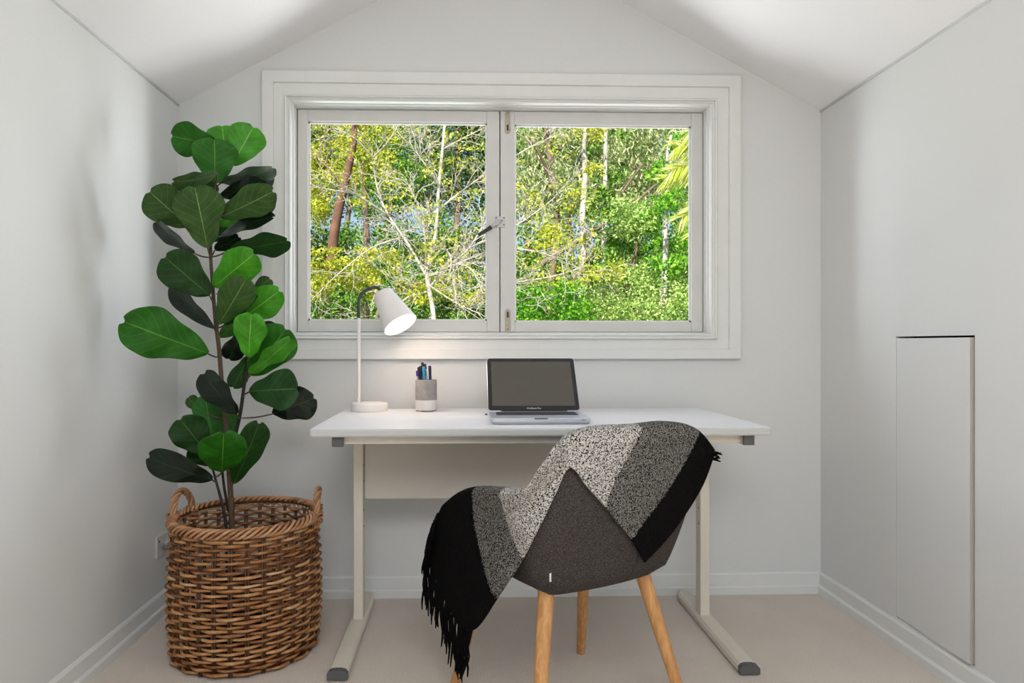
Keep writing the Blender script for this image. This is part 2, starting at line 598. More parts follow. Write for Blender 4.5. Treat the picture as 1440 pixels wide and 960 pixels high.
# right wall with the recess of the access panel
PYA, PYB, PZ0, PZ1 = 1.823, 2.163, 0.090, 0.993
w = MB()
w.box(XR, XR + T, YR, PYA, -.1, ZE + .02)
w.box(XR, XR + T, PYB, YB, -.1, ZE + .02)
w.box(XR, XR + T, PYA, PYB, -.1, PZ0)
w.box(XR, XR + T, PYA, PYB, PZ1, ZE + .02)
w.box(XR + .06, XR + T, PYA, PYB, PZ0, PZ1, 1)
struct(w.build('wall_right', [M['wall'], M['recess_shade']]), 'pale grey side wall with a flush access panel set in it', 'wall')
w = MB()
w.box(XL - T, -0.95, YR - T, YR, -.1, ZE + .02)
w.box(1.25, XR + T, YR - T, YR, -.1, ZE + .02)
w.box(-0.95, 1.25, YR - T, YR, 2.06, ZM + .05)
struct(w.build('wall_rear', M['wall']), 'pale grey wall with a wide doorway behind the photographer', 'wall')
for nm, xa, za, xb, zb, lab in (('ceiling', XL, ZE, XM, ZM, 'white sloping ceiling above the plant, left of the ridge'),
                                ('ceiling', XR, ZE, XM, ZM, 'white sloping ceiling above the access panel, right of the ridge')):
    b = MB()
    dx = -T if xa < xb else T
    sl = (zb - za) / (xb - xa)
    a0 = (xa + dx, za + dx * sl)
    vs = []
    for up in (0, .1):
        for y in (YR - T, YB + .25):
            vs += [(a0[0], y, a0[1] + up), (xb, y, zb + up)]
    b.add(vs, [(0, 1, 3, 2), (4, 6, 7, 5), (0, 4, 5, 1), (2, 3, 7, 6), (0, 2, 6, 4), (1, 5, 7, 3)])
    struct(b.build(nm, M['ceiling']), lab, 'ceiling')

def baseboard(name, p0, p1, nrm, label):
    # board with a thicker shoe strip along the carpet
    prof = [(0, 0), (0.02, 0), (0.02, 0.028), (0.016, 0.033), (0.011, 0.034), (0.011, 0.075), (0.007, 0.081), (0, 0.082)]
    b = MB()
    p0, p1, nrm = Vector(p0), Vector(p1), Vector(nrm)
    rows = [[p + nrm * d + Vector((0, 0, z)) for d, z in prof] for p in (p0, p1)]
    b.grid(rows)
    return struct(b.build(name, M['trim']), label, 'baseboard')
baseboard('baseboard_back', (XL, YB, 0), (XR, YB, 0), (0, -1, 0), 'white baseboard along the window wall under the desk')
baseboard('baseboard_left', (XL, YR, 0), (XL, YB, 0), (1, 0, 0), 'white baseboard beside the basket along the side wall')
baseboard('baseboard_right', (XR, YR, 0), (XR, YB, 0), (-1, 0, 0), 'white baseboard below the access panel along the side wall')
# fine cornice bead where walls meet the sloping ceiling
def bead(name, pts, label):
    struct(MB().tube(pts, 0.0045, 6).build(name, M['trim'], smooth=True), label, 'trim')
bead('trim_1', [(XL + .002, YR, ZE - .002), (XL + .002, YB, ZE - .002)], 'thin bead under the sloping ceiling above the plant')
bead('trim_2', [(XR - .002, YR, ZE - .002), (XR - .002, YB, ZE - .002)], 'thin bead under the sloping ceiling above the access panel')

# ------------------------------------------------------------------ window
win = thing('window_1', (0.142, YB, WZ0), 'white two-sash window with moulded casing looking onto trees', 'window', kind='structure')
# mitred casing: profile swept around the opening; d = inward from the outer edge, y = towards the room is negative
OX0, OX1, OZ0, OZ1 = -0.770, 1.067, 0.911, 2.0075
prof = [(0, 0), (0, -.021), (.003, -.023), (.041, -.023), (.043, -.021), (.044, -.015), (.086, -.015), (.087, -.026), (.090, -.029), (.094, -.026),
        (.0945, -.017), (.099, -.015), (.1035, -.019), (.107, -.016), (.109, -.008), (.112, 0.004), (.117, 0.03), (.117, 0.09)]
kx = (WX0 + .002 - OX0) / 0.117
kz = (WZ0 + .003 - OZ0) / 0.117
b = MB()
rows = []
for d, y in prof:
    dx, dz = d * kx, d * kz
    rows.append([(OX0 + dx, YB + y, OZ0 + dz), (OX1 - d * (OX1 - WX1 + .002) / .117, YB + y, OZ0 + dz), (OX1 - d * (OX1 - WX1 + .002) / .117, YB + y, OZ1 - d * (OZ1 - WZ1 + .003) / .117), (OX0 + dx, YB + y, OZ1 - d * (OZ1 - WZ1 + .003) / .117), (OX0 + dx, YB + y, OZ0 + dz)])
b.grid(rows)
b.build('casing', M['trim'], win)

def sash(x0, x1, gx0, gx1, gz0, gz1):
    z0, z1, y0, y1 = 1.0165, 1.8815, 2.672, 2.708
    b = MB()
    b.box(x0, gx0, y0, y1, z0, z1).box(gx1, x1, y0, y1, z0, z1)
    b.box(gx0, gx1, y0 + .0015, y1, z0, gz0).box(gx0, gx1, y0 + .0015, y1, gz1, z1)
    s = b.build('sash', M['sash'], win, bevel=.002)
    g = MB()
    e = .006
    for a in ((gx0, gx0 + e, gz0, gz1), (gx1 - e, gx1, gz0, gz1), (gx0, gx1, gz0, gz0 + e), (gx0, gx1, gz1 - e, gz1)):
        g.box(a[0], a[1], y0 + .012, y0 + .02, a[2], a[3])
    g.build('glazing_bead', M['trim'], s)
    MB().box(gx0, gx1, y0 + .021, y0 + .025, gz0, gz1).build('pane', M['glass'], s)
    return s
s1 = sash(-0.650, 0.1345, -0.611, 0.086, 1.061, 1.836)
s2 = sash(0.1385, 0.938, 0.195, 0.894, 1.056, 1.831)
MB().box(WX0, WX1, 2.712, 2.75, WZ0, WZ1 - .86).box(WX0, WX1, 2.712, 2.75, 1.88, WZ1).box(WX0, WX0 + .02, 2.712, 2.75, WZ0, WZ1).box(WX1 - .02, WX1, 2.712, 2.75, WZ0, WZ1).build('stop_frame', M['sash'], win)
MB().box(.118, .155, 2.7085, 2.72, 1.02, 1.88).build('meeting_bead', M['sash'], win)
# flush bolts, top and bottom of the meeting stile
for sgn, zc in ((1, 1.838), (-1, 1.062)):
    b = MB()
    mt = Matrix.Translation((0.167, 2.672, zc)) @ Matrix.Rotation(PI / 2, 4, 'X')
    if sgn > 0:
        poly = [(-.011, .042), (-.011, -.034)] + [(.011 * math.cos(a), -.034 + .011 * math.sin(a)) for a in [PI + PI * k / 8 for k in range(1, 8)]] + [(.011, -.034), (.011, .042)]
    else:
        poly = [(.011, -.042), (.011, .034)] + [(.011 * math.cos(a), .034 + .011 * math.sin(a)) for a in [PI * k / 8 for k in range(1, 8)]] + [(-.011, .034), (-.011, -.042)]
    b.prism(poly, 0, .003, 0, mt)
    fb = b.build('flush_bolt', M['steel'], win)
    mt2 = Matrix.Translation((0.167, 2.672, zc - sgn * .022)) @ Matrix.Rotation(PI / 2, 4, 'X')
    MB().prism(rrect(-.004, .004, -.012, .012, .003), .003, .0036, 0, mt2).build('bolt_slot', M['black'], fb)
    MB().lathe([(.003, 0), (.0025, .0045)], Matrix.Translation((0.167, 2.672, zc + sgn * .034)) @ Matrix.Rotation(PI / 2, 4, 'X'), 12).build('screw', M['black'], fb)
# fastener joining the sashes, lever hanging down to the left
fp = MB()
fp.box(.118, .156, 2.668, 2.672, 1.426, 1.468)
st = fp.build('fastener', M['zinc'], win, bevel=.001)
lv = MB()
p0, p1 = Vector((.138, 2.664, 1.450)), Vector((.052, 2.655, 1.392))
lv.tube([p0, p0.lerp(p1, .45)], .0075, 8)
lv.build('fastener_arm', M['zinc'], st, smooth=True)
lv = MB()
lv.tube([p0.lerp(p1, .42), p1], .0078, 8)
lv.build('fastener_grip', M['lamp_neck'], st, smooth=True)
for x, z in ((.122, 1.463), (.152, 1.463), (.122, 1.430), (.152, 1.436), (.144, 1.452)):
    MB().lathe([(.0028, 0), (.0024, .002)], Matrix.Translation((x, 2.668, z)) @ Matrix.Rotation(PI / 2, 4, 'X'), 10).build('fastener_screw', M['black'], st)

# ------------------------------------------------------------------ access panel in the right wall
ap = thing('access_panel', (XR, (PYA + PYB) / 2, PZ0), 'white flush access panel standing slightly ajar low in the side wall', 'access panel')
b = MB()
x_far, x_near = XR + .0005, XR - .010
y0, y1, z0, z1 = PYA + .004, PYB - .002, PZ0 + .003, PZ1 - .006
tk = .016
vs = [(x_near, y0, z0), (x_far, y1, z0), (x_far + tk, y1, z0), (x_near + tk, y0, z0)]
vs += [(x, y, z1) for x, y, _ in vs]
b.add(vs, [(0, 3, 2, 1), (4, 5, 6, 7), (0, 1, 5, 4), (1, 2, 6, 5), (2, 3, 7, 6)])
b.build('panel', M['wall'], ap)
MB().add([vs[0], vs[3], vs[7], vs[4]], [(0, 1, 2, 3)]).build('board_edge', M['chip'], ap)

# ------------------------------------------------------------------ wall outlet on the left wall
ol = thing('wall_outlet', (XL, 2.495, 0.25), 'white wall outlet with a round grey plug low behind the basket', 'wall outlet')
MB().box(XL, XL + .008, 2.438, 2.552, .212, .288).build('plate', M['outlet'], ol, bevel=.002)
mt = Matrix.Translation((XL + .008, 2.498, .252)) @ Matrix.Rotation(PI / 2, 4, 'Y')
MB().lathe([(.024, 0), (.024, .004), (.021, .006), (.019, .030), (.016, .034)], mt, 28).build('plug', M['knob'], ol, smooth=True, auto=40)
MB().lathe([(.003, 0), (.003, .002)], Matrix.Translation((XL + .008, 2.453, .268)) @ Matrix.Rotation(PI / 2, 4, 'Y'), 10).build('screw', M['black'], ol)

# ------------------------------------------------------------------ desk
DZ = 0.727
DX0, DX1, DY0, DY1 = -0.446, 0.893, 1.955, 2.57
desk = thing('desk', (0.22, 2.3, 0), 'white-topped desk with cream metal legs under the window', 'desk')
b = MB()
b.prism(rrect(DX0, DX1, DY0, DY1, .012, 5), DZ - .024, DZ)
b.mi = [0 if k < 2 else 1 for k in range(len(b.f))]  # sides take the painted shade, top and underside stay white
b.build('tabletop', [M['desk_white'], M['desk_edge_shade']], desk, bevel=.006, seg=3, smooth=True, auto=50)
LX, RX = -0.367, 0.832
for X in (LX, RX):
    b = MB()
    b.box(X - .016, X + .016, 1.985, 2.54, DZ - .054, DZ - .025)
    a = b.build('support_arm', M['cream'], desk, bevel=.002)
    MB().box(X - .0165, X + .0165, 1.976, 1.986, DZ - .0545, DZ - .0245).build('end_cap', M['desk_cap'], a, bevel=.002)
b = MB()
b.box(LX + .016, RX - .016, 2.0, 2.025, DZ - .050, DZ - .025)
b.build('front_rail', M['cream'], desk, bevel=.002)
for X, sg in ((LX + .003, 1), (RX - .003, -1)):
    lg = MB().box(X - .0165, X + .0165, 2.335, 2.385, .028, DZ - .025).build('leg', M['cream'], desk, bevel=.004)
    for z in (.555, .50, .40, .345):
        MB().lathe([(.0035, 0), (.0035, .001)], Matrix.Translation((X + sg * .0165, 2.352, z)) @ Matrix.Rotation(sg * PI / 2, 4, 'Y'), 10).build('bolt_hole', M['black'], lg)
    xf = X - sg * .003
    f = MB()
    pr = [(-.029, .006), (-.029, .022), (-.022, .030), (-.010, .033), (.010, .033), (.022, .030), (.029, .022), (.029, .006)]
    n = len(pr)
    # rounded rear end
    ys = [(1.985, 1.0), (2.545, 1.0), (2.570, .88), (2.583, .62), (2.589, .25)]
    rows = [[(xf + p[0] * s, y, p[1]) for p in pr + [pr[0]]] for y, s in ys]
    f.grid(rows, flip=True)
    f.add([r for r in rows[0][:-1]], [tuple(range(n))])
    ft = f.build('foot', M['cream'], desk, auto=30, smooth=True)
    MB().add([(xf + p[0] * 1.02, 1.968, p[1] * 1.02 - .001) for p in pr] + [(xf + p[0] * 1.02, 1.986, p[1] * 1.02) for p in pr],
             [tuple(range(n)), tuple(reversed(range(n, 2 * n)))] + [(k, n + k, n + (k + 1) % n, (k + 1) % n) for k in range(n)]).build('end_cap', M['desk_cap'], ft)
    for yg in (2.0, 2.53):
        MB().box(xf - .02, xf + .02, yg, yg + .025, 0, .007).build('glide', M['black'], ft)
b = MB()
mt = Matrix.Translation((0, 2.372, 0)) @ Matrix.Rotation(PI / 2, 4, 'X')
b.prism(rrect(LX + .021, RX - .021, .437, DZ - .03, .012, 4), 0, .016, 0, mt)
b.build('modesty_panel', M['panel_board'], desk, bevel=.002)

# ------------------------------------------------------------------ desk lamp
LB = Vector((-0.347, 2.488, DZ))
dl = thing('desk_lamp', LB, 'white desk lamp with a lit cone shade beside the pen cup', 'lamp')
MB().lathe([(.0645, 0), (.066, .003), (.066, .025), (.064, .029), (.0, .029)], Matrix.Translation(LB), 56, cap1=False).build('base', M['lamp_white'], dl, smooth=True, auto=40)
px = PY(504.5, 560, 2.495).x
YL = 2.495
ptop = PY(504.5, 447, YL)
MB().tube([(px, YL, DZ + .028), (px, YL, ptop.z)], .0062, 16).build('pole', M['lamp_white'], dl, smooth=True, auto=40)
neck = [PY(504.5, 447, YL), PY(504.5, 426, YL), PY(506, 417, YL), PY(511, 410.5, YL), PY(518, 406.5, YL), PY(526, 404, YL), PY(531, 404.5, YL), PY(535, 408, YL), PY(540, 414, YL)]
MB().tube(catmull(neck, 5), .0062, 14).build('neck', M['lamp_neck'], dl, smooth=True, auto=40)  # coloured dark as if seen against the bright window
ca = PY(538.6, 413.5, YL)
cb = PY(563.2, 456.3, YL - .047)
ax = (cb - ca).normalized()
mt = Matrix.Translation(ca) @ ax.to_track_quat('Z', 'Y').to_matrix().to_4x4()
Lh = (cb - ca).length
sh = MB()
r0, r1 = .037, .0635
pr = [(.004, -.002), (r0 - .003, -.002), (r0, 0), (r1, Lh), (r1 - .0015, Lh + .0005), (r1 - .003, Lh - .001), (r0 - .003, .004), (.004, .004)]
sh.lathe(pr, mt, 56)
shade = sh.build('lamp_shade', M['lamp_white'], dl, smooth=True, auto=40)
bm_ = MB()
bp = ca + ax * (Lh * .55)
mtb = Matrix.Translation(bp) @ ax.to_track_quat('Z', 'Y').to_matrix().to_4x4()
bm_.lathe([(.012, -.062), (.013, -.03), (.024, -.012), (.029, .004), (.026, .018), (.015, .028), (.001, .031)], mtb, 24)
bm_.build('bulb', M['bulb'], dl, smooth=True)
lamp('lamp_bulb_light', 'POINT', ca + ax * (Lh * .93), 1.15, (1.0, .74, .58), shadow_soft_size=.035)

# ------------------------------------------------------------------ pen cup and pens
CP = Vector((-0.141, 2.478, DZ))
pc = thing('pen_cup', CP, 'grey and white cylindrical pen cup beside the lamp', 'pen cup')
RC = .0385
MB().lathe([(RC - .001, .004), (RC, .006), (RC, .041)], Matrix.Translation(CP), 48, cap1=True).build('glazed_base', M['stone_white'], pc, smooth=True, auto=40)
MB().lathe([(RC + .0002, .041), (RC + .0002, .112), (RC - .001, .114), (RC - .006, .114), (RC - .006, .044)], Matrix.Translation(CP), 48, cap0=True, cap1=True).build('cup_body', M['concrete'], pc, smooth=True, auto=40)
for k in range(8):
    a = k * PI / 4 + .2
    MB().lathe([(.0035, 0), (.0035, .005)], Matrix.Translation(CP + Vector((math.cos(a) * .033, math.sin(a) * .033, 0))), 10).build('foot', M['steel'], pc)
def pen(name, label, u, v, ub, col, capcol, r=.0045, dy=0.0, cat='pen', clip=True, grad=None):
    top = PY(u, v, CP.y + dy)
    foot = Vector((PY(ub, 560, CP.y + dy * .6).x, CP.y + dy * .6, DZ + .050))
    d = (top - foot)
    ln = d.length
    mt = Matrix.Translation(foot) @ d.normalized().to_track_quat('Z', 'X').to_matrix().to_4x4()
    root = thing(name, foot, label, cat, group='pens in the pen cup')
    m1 = plain(name + '_barrel', col, .3)
    m2 = plain(name + '_cap', capcol, .35)
    MB().lathe([(.001, 0), (r * .9, .012), (r, .02), (r, ln - .02)], mt, 14).build('barrel', m1, root, smooth=True, auto=40)
    MB().lathe([(r * 1.08, ln - .02), (r * 1.08, ln - .003), (r * .7, ln)], mt, 14).build('cap', m2, root, smooth=True, auto=40)
    if clip:
        b = MB()
        b.xbox(mt @ Matrix.Translation((0, -r * 1.35, ln - .026)), .0026, .0012, .04)
        b.build('clip', m2, root)
P_ = [
    ('ballpoint_pen', 'clear pen with purple cap, leaning outwards in the pen cup', 586.5, 521, 590, srgb(214, 210, 214), srgb(62, 42, 140), .0044, -.008),
    ('ballpoint_pen', 'thin black capped pen beside the purple-capped pen', 588.3, 516, 591, srgb(110, 90, 76), srgb(30, 26, 26), .0036, .006),
    ('marker_pen', 'thick dark brown pen beside the tall blue pen', 591, 514.5, 593, srgb(52, 38, 34), srgb(40, 30, 28), .0052, -.004),
    ('ballpoint_pen', 'tallest pen in the cup, blue with dark tip', 593.8, 509, 598, srgb(44, 90, 190), srgb(38, 30, 36), .0047, .004),
    ('highlighter_pen', 'light blue pen in the middle of the cup', 595.5, 515.5, 599, srgb(60, 170, 214), srgb(50, 150, 205), .0050, -.012),
    ('ballpoint_pen', 'pale grey pen with dark end behind the light blue pen', 597.6, 511, 603, srgb(200, 192, 184), srgb(78, 62, 58), .0045, .010),
    ('ballpoint_pen', 'navy pen standing apart from the others in the cup', 604.3, 514, 606, srgb(38, 48, 92), srgb(28, 34, 76), .0052, -.002),
]
for a in P_:
    pen(*a)

# ------------------------------------------------------------------ laptop
lp = thing('laptop', (0.228, 2.16, DZ), 'open silver laptop with dark screen on the desk', 'laptop')
LXa, LXb, LYa, LYb = 0.077, 0.381, 2.048, 2.262
b = MB()
b.prism(rrect(LXa + .003, LXb - .003, LYa + .003, LYb, .012, 5), DZ + .0015, DZ + .006)
b.prism(rrect(LXa, LXb, LYa, LYb, .012, 5), DZ + .006, DZ + .019)
base = b.build('base', M['alu'], lp, bevel=.002, smooth=True, auto=40)
for x in (LXa + .03, LXb - .03):
    for y in (LYa + .03, LYb - .03):
        MB().lathe([(.008, 0), (.008, .002)], Matrix.Translation((x, y, DZ)), 12).build('foot', M['black'], base)
zt = DZ + .0191
MB().box(LXa + .022, LXb - .022, 2.138, 2.236, zt - .001, zt + .0002).build('keyboard_well', M['black'], base)
kb = MB()
kw = (LXb - LXa - .05) / 14
for r_ in range(6):
    y = 2.142 + r_ * .0155
    x = LXa + .025
    widths = [1] * 14
    if r_ == 0:
        widths = [1, 1, 1, 1.2, 4.6, 1.2, 1, 1, 1, 1]
    elif r_ in (1, 2):
        widths = [1.9] + [1] * 10 + [2.1]
    elif r_ == 3:
        widths = [1.5] + [1] * 11 + [1.5]
    h = .013 if r_ < 5 else .008
    for wd in widths:
        kb.box(x + .001, x + wd * kw - .001, y, y + h, zt, zt + .0014)
        x += wd * kw
kb.build('keyboard', M['keys'], base, bevel=.0006, seg=1)
MB().box(.229 - .05, .229 + .05, 2.056, 2.126, zt - .001, zt + .0002).build('trackpad', M['alu'], base)
MB().box(.229 - .020, .229 + .020, LYa - .0003, LYa + .004, DZ + .0155, DZ + .0193).build('lid_notch', M['desk_cap'], base)
MB().box(LXb - .030, LXb - .018, LYa - .0003, LYa + .002, DZ + .0125, DZ + .0142).build('indicator_slot', M['keys'], base)
# lid: hinged at the back and leaning away
hb = Vector((0.229, 2.258, DZ + .020))
tp = PY(749.5, 503.5, 2.395)
tp.x = .229
up = (tp - hb)
LL = up.length
up.normalize()
nv = Vector((1, 0, 0)).cross(up).normalized()      # towards the viewer
mt = Matrix(((1, 0, 0, hb.x), (up.x, 0, 0, 0), (0, 0, 0, 0), (0, 0, 0, 1)))
mt = Matrix.Identity(4)
for r_ in range(3):
    mt[r_][0] = (1, 0, 0)[r_]
    mt[r_][1] = up[r_]
    mt[r_][2] = nv[r_]
    mt[r_][3] = hb[r_]
WL = .1535
lid = MB().prism(rrect(-WL, WL, 0, LL, .012, 6), -.006, 0, 0, mt).build('lid', M['alu'], lp, bevel=.0015, smooth=True, auto=40)
MB().prism(rrect(-WL + .0015, WL - .0015, .002, LL - .0015, .011, 6), 0, .0008, 0, mt).build('bezel', M['bezel'], lid)
MB().prism(rrect(-WL + .015, WL - .015, .020, LL - .016, .001, 2), .0008, .0012, 0, mt).build('screen', M['screen'], lid)
MB().prism([(.002 * math.cos(k * PI / 6), LL - .008 + .002 * math.sin(k * PI / 6)) for k in range(12)], .0008, .0011, 0, mt).build('webcam', M['screen'], lid)
hg = MB().tube([hb + Vector((-.11, .004, -.003)), hb + Vector((.11, .004, -.003))], .006, 12)
hg.build('hinge', M['black'], lp, smooth=True, auto=40)
tc = bpy.data.curves.new('bezel_lettering', 'FONT')
tc.body = 'MacBook Pro'
tc.size = .0085
tc.align_x = 'CENTER'
tc.extrude = .0001
to = bpy.data.objects.new('bezel_lettering', tc)
COL.objects.link(to)
dg = bpy.context.evaluated_depsgraph_get()
tme = bpy.data.meshes.new_from_object(to.evaluated_get(dg))
bpy.data.objects.remove(to)
tme.transform(mt @ Matrix.Translation((0, .0075, .0010)))
tme.transform(Matrix.Translation(-wloc(lid)))
to = bpy.data.objects.new('lettering', tme)
tme.materials.clear()
tme.materials.append(M['text_white'])
COL.objects.link(to)
to.parent = lid
to.location = (0, 0, 0)
MB().tube([(LXa - .003, 2.243, DZ + .011), (LXa - .012, 2.243, DZ + .011)], .0028, 8).build('charging_plug', M['desk_cap'], lp)

# ------------------------------------------------------------------ tub chair
CC = Vector((0.250, 1.805, 0))
CR, CF = Vector((.883, .469, 0)), Vector((-.469, .883, 0))
def cw(x, y, z):
    return CC + CR * x + CF * y + Vector((0, 0, z))
chair = thing('tub_chair', CC, 'grey tweed tub chair with oak legs facing the desk', 'chair')
ZB = 0.392
def sect(z):
    t = max(0, min(1, (z - ZB) / .375))
    e = t ** .75
    # widest at arm height, drawing in towards the top of the back
    hw = .186 + .066 * min(1, (z - ZB) / .17) ** .8 - .036 * max(0, (z - ZB - .19) / .19)
    return dict(hw=hw, by=-.212 - .092 * e, fy=.115 + .01 * e, r=.052 + .058 * e)
def outline(s, z, inset=0.0):
    # s in 0..1 walks from the left arm front, round the back, to the right arm front
    q = sect(z)
    hw, by, fy, r = q['hw'] - inset, q['by'] + inset, q['fy'], max(.02, q['r'] - inset)
    l1 = fy - (by + r)
    l2 = PI / 2 * r
    l3 = 2 * (hw - r)
    tot = 2 * l1 + 2 * l2 + l3
    d = s * tot
    if d <= l1:
        return -hw, fy - d
    d -= l1
    if d <= l2:
        a = PI + d / r
        return -hw + r + r * math.cos(a), by + r + r * math.sin(a)
    d -= l2
    if d <= l3:
        x = -hw + r + d
        return x, by - .012 * (1 - (x / (hw - r + 1e-6)) ** 2)
    d -= l3
    if d <= l2:
        a = 1.5 * PI + d / r
        return hw - r + r * math.cos(a), by + r + r * math.sin(a)
    d -= l2
    return hw, by + r + d
def top_z(s):
    a = min(s, 1 - s)
    if a < .13:
        return .570 + .010 * (a / .13)
    if a > .36:
        return .764
    t = ((a - .13) / .23) ** 2.0
    return .580 + .184 * (t * t * (3 - 2 * t))
NS, NZ = 72, 14
TH = .042
def shell_pt(s, t, inset):
    zt_ = top_z(s)
    z = ZB + (zt_ - ZB) * t
    ins = inset
    if t < .08:
        ins += .02 * (1 - t / .08) ** 2
    x, y = outline(s, z, ins)
    return cw(x, y, z)
b = MB()
rows = []
prof_t = [(k / NZ, 0.0) for k in range(NZ + 1)]
for i in range(NS + 1):
    s = i / NS
    row = [shell_pt(s, t, 0.0) for t, _ in prof_t[:-1]]
    pt, pi = shell_pt(s, 1, .006), shell_pt(s, 1, TH - .006)
    row.append(shell_pt(s, .975, 0.001))
    row.append(pt + Vector((0, 0, .004)))
    row.append(pt.lerp(pi, .5) + Vector((0, 0, .010)))
    row.append(pi + Vector((0, 0, .004)))
    row.append(shell_pt(s, .96, TH))
    row += [shell_pt(s, t, TH) for t in (.75, .5, .25, 0.0)]
    rows.append(row)
b.grid(rows)
nr = len(rows[0])
b.add(rows[0], [tuple(reversed(range(nr)))])
b.add(rows[-1], [tuple(range(nr))])
shell_faces = [f for f in b.f if len(f) == 4]
BVH = BVHTree.FromPolygons([Vector(p) for p in b.v], shell_faces)
back = b.build('backrest', M['tweed'], chair, smooth=True, auto=60)
# seat: padded base and cushion inside the shell
b = MB()
ol_ = [outline(k / 40, ZB + .02, .030) for k in range(41)]
ol_ = [(x, y) for x, y in ol_]
mt = Matrix.Translation(CC) @ Matrix(((CR.x, CF.x, 0, 0), (CR.y, CF.y, 0, 0), (0, 0, 1, 0), (0, 0, 0, 1)))
b.prism(ol_, ZB - .004, ZB + .03, 0, mt)
ins = [outline(k / 40, ZB + .06, TH + .004) for k in range(41)]
ins = [(x, y + (.015 if y > .2 else 0)) for x, y in ins]
b.prism(ins, ZB + .03, ZB + .085, 0, mt)
b.build('seat', M['tweed'], chair, bevel=.008, seg=3, smooth=True, auto=50)
for tx, ty, fx, fy_ in ((-.150, -.156, -.240, -.240), (.142, -.156, .236, -.235), (.165, .10, .254, .237), (-.165, .10, -.194, .235)):
    t_ = cw(tx, ty, ZB + .006)
    f_ = cw(fx, fy_, 0)
    MB().tube([f_, f_.lerp(t_, .02), f_.lerp(t_, .5), t_], [.0125, .0135, .0165, .0195], 20).build('leg', M['oak'], chair, smooth=True, auto=40)
MB().tube([shell_pt(.535 + .05 * t, t, .0004) for t in [k / 12 for k in range(0, 12)]], .0018, 6).build('seam', M['seam'], back)
tg = shell_pt(.325, .17, -.002)
MB().xbox(Matrix.Translation(tg) @ Matrix(((CR.x, CF.x, 0, 0), (CR.y, CF.y, 0, 0), (0, 0, 1, 0), (0, 0, 0, 1))) @ Matrix.Rotation(-.9, 4, 'Z'), .004, .001, .022).build('care_tag', M['tag'], back)

# ------------------------------------------------------------------ throw draped over the chair
def plane_hit(u, v, p, n):
    d = ray(u, v)
    o = Vector((0, 0, EYE))
    return o + d * ((p - o).dot(n) / d.dot(n))
backp, backn = cw(0, -.282, .62), (CF * -1 + Vector((0, 0, -.20))).normalized()
leftp, leftn = cw(-.268, 0, .55), (CR * -1 + Vector((0, 0, -.12))).normalized()
# stations along the length: mix of left-side plane (0) and back plane (1), then the polyline from the top fold to the lower edge
ST = [
    (0.00, [(622, 712), (606, 748), (604, 785), (622, 835), (648, 884)]),
    (0.00, [(642, 696), (634, 735), (640, 785), (652, 838), (670, 884)]),
    (0.00, [(665, 690), (668, 735), (677, 778), (688, 820), (699, 842)]),
    (0.10, [(700, 692), (706, 718), (714, 745), (724, 772), (733, 790)]),
    (0.30, [(734, 690), (738, 706), (743, 722), (750, 738), (757, 745)]),
    (0.60, [(761, 655), (768, 670), (773, 682), (777, 694), (780, 698)]),
    (1.00, [(790, 620), (793, 633), (797, 642), (799, 652), (801, 657)]),
    (1.00, [(840, 606), (836, 628), (831, 650), (827, 670), (824, 683)]),
    (1.00, [(902, 602), (888, 628), (872, 658), (860, 682), (850, 712)]),
    (1.00, [(945, 598), (926, 630), (904, 665), (884, 698), (866, 733)]),
    (1.00, [(982, 606), (962, 645), (938, 685), (912, 720), (886, 757)]),
    (1.00, [(1006, 634), (990, 678), (968, 716), (940, 756), (906, 792)]),
]
ctrl = []
for wgt, pl in ST:
    row = []
    for u, v in pl:
        a, c = plane_hit(u, v, leftp, leftn), plane_hit(u, v, backp, backn)
        row.append(a.lerp(c, wgt))
    ctrl.append(row)
# dense grid
NA, NB_ = 8, 6
fine_v = [catmull(r, NB_) for r in ctrl]
nb = len(fine_v[0])
cols = [catmull([fine_v[i][j] for i in range(len(ctrl))], NA) for j in range(nb)]
na = len(cols[0])
EYEV = Vector((0, 0, EYE))
G = [[None] * nb for _ in range(na)]
depth = [[0.0] * nb for _ in range(na)]
for i in range(na):
    for j in range(nb):
        p = cols[j][i]
        d = (p - EYEV)
        L = d.length
        d.normalize()
        h = BVH.ray_cast(EYEV, d)
        if h[0] is not None:
            L = h[3] - .014
        else:
            L = None
        depth[i][j] = (L, d, (p - EYEV).length)
# where the cloth is off the shell take the depth from the plane blended with the neighbours on the shell
D_ = [[(x[0] if x[0] is not None else x[2]) for x in r] for r in depth]
fixed = [[x[0] is not None for x in r] for r in depth]
for it in range(60):
    N_ = [r[:] for r in D_]
    for i in range(na):
        for j in range(nb):
            nb_ = [D_[a][c] for a, c in ((i - 1, j), (i + 1, j), (i, j - 1), (i, j + 1)) if 0 <= a < na and 0 <= c < nb]
            av = sum(nb_) / len(nb_)
            if fixed[i][j]:
                N_[i][j] = min(D_[i][j], .5 * D_[i][j] + .5 * av) if it < 20 else min(depth[i][j][0], av)
            else:
                N_[i][j] = .35 * depth[i][j][2] + .65 * av
    D_ = N_
for i in range(na):
    for j in range(nb):
        p = EYEV + depth[i][j][1] * D_[i][j]
        w_ = .006 * noise.noise(p * 14) + .003 * noise.noise(p * 34)
        G[i][j] = EYEV + depth[i][j][1] * (D_[i][j] + w_)
rows, uvs = [], []
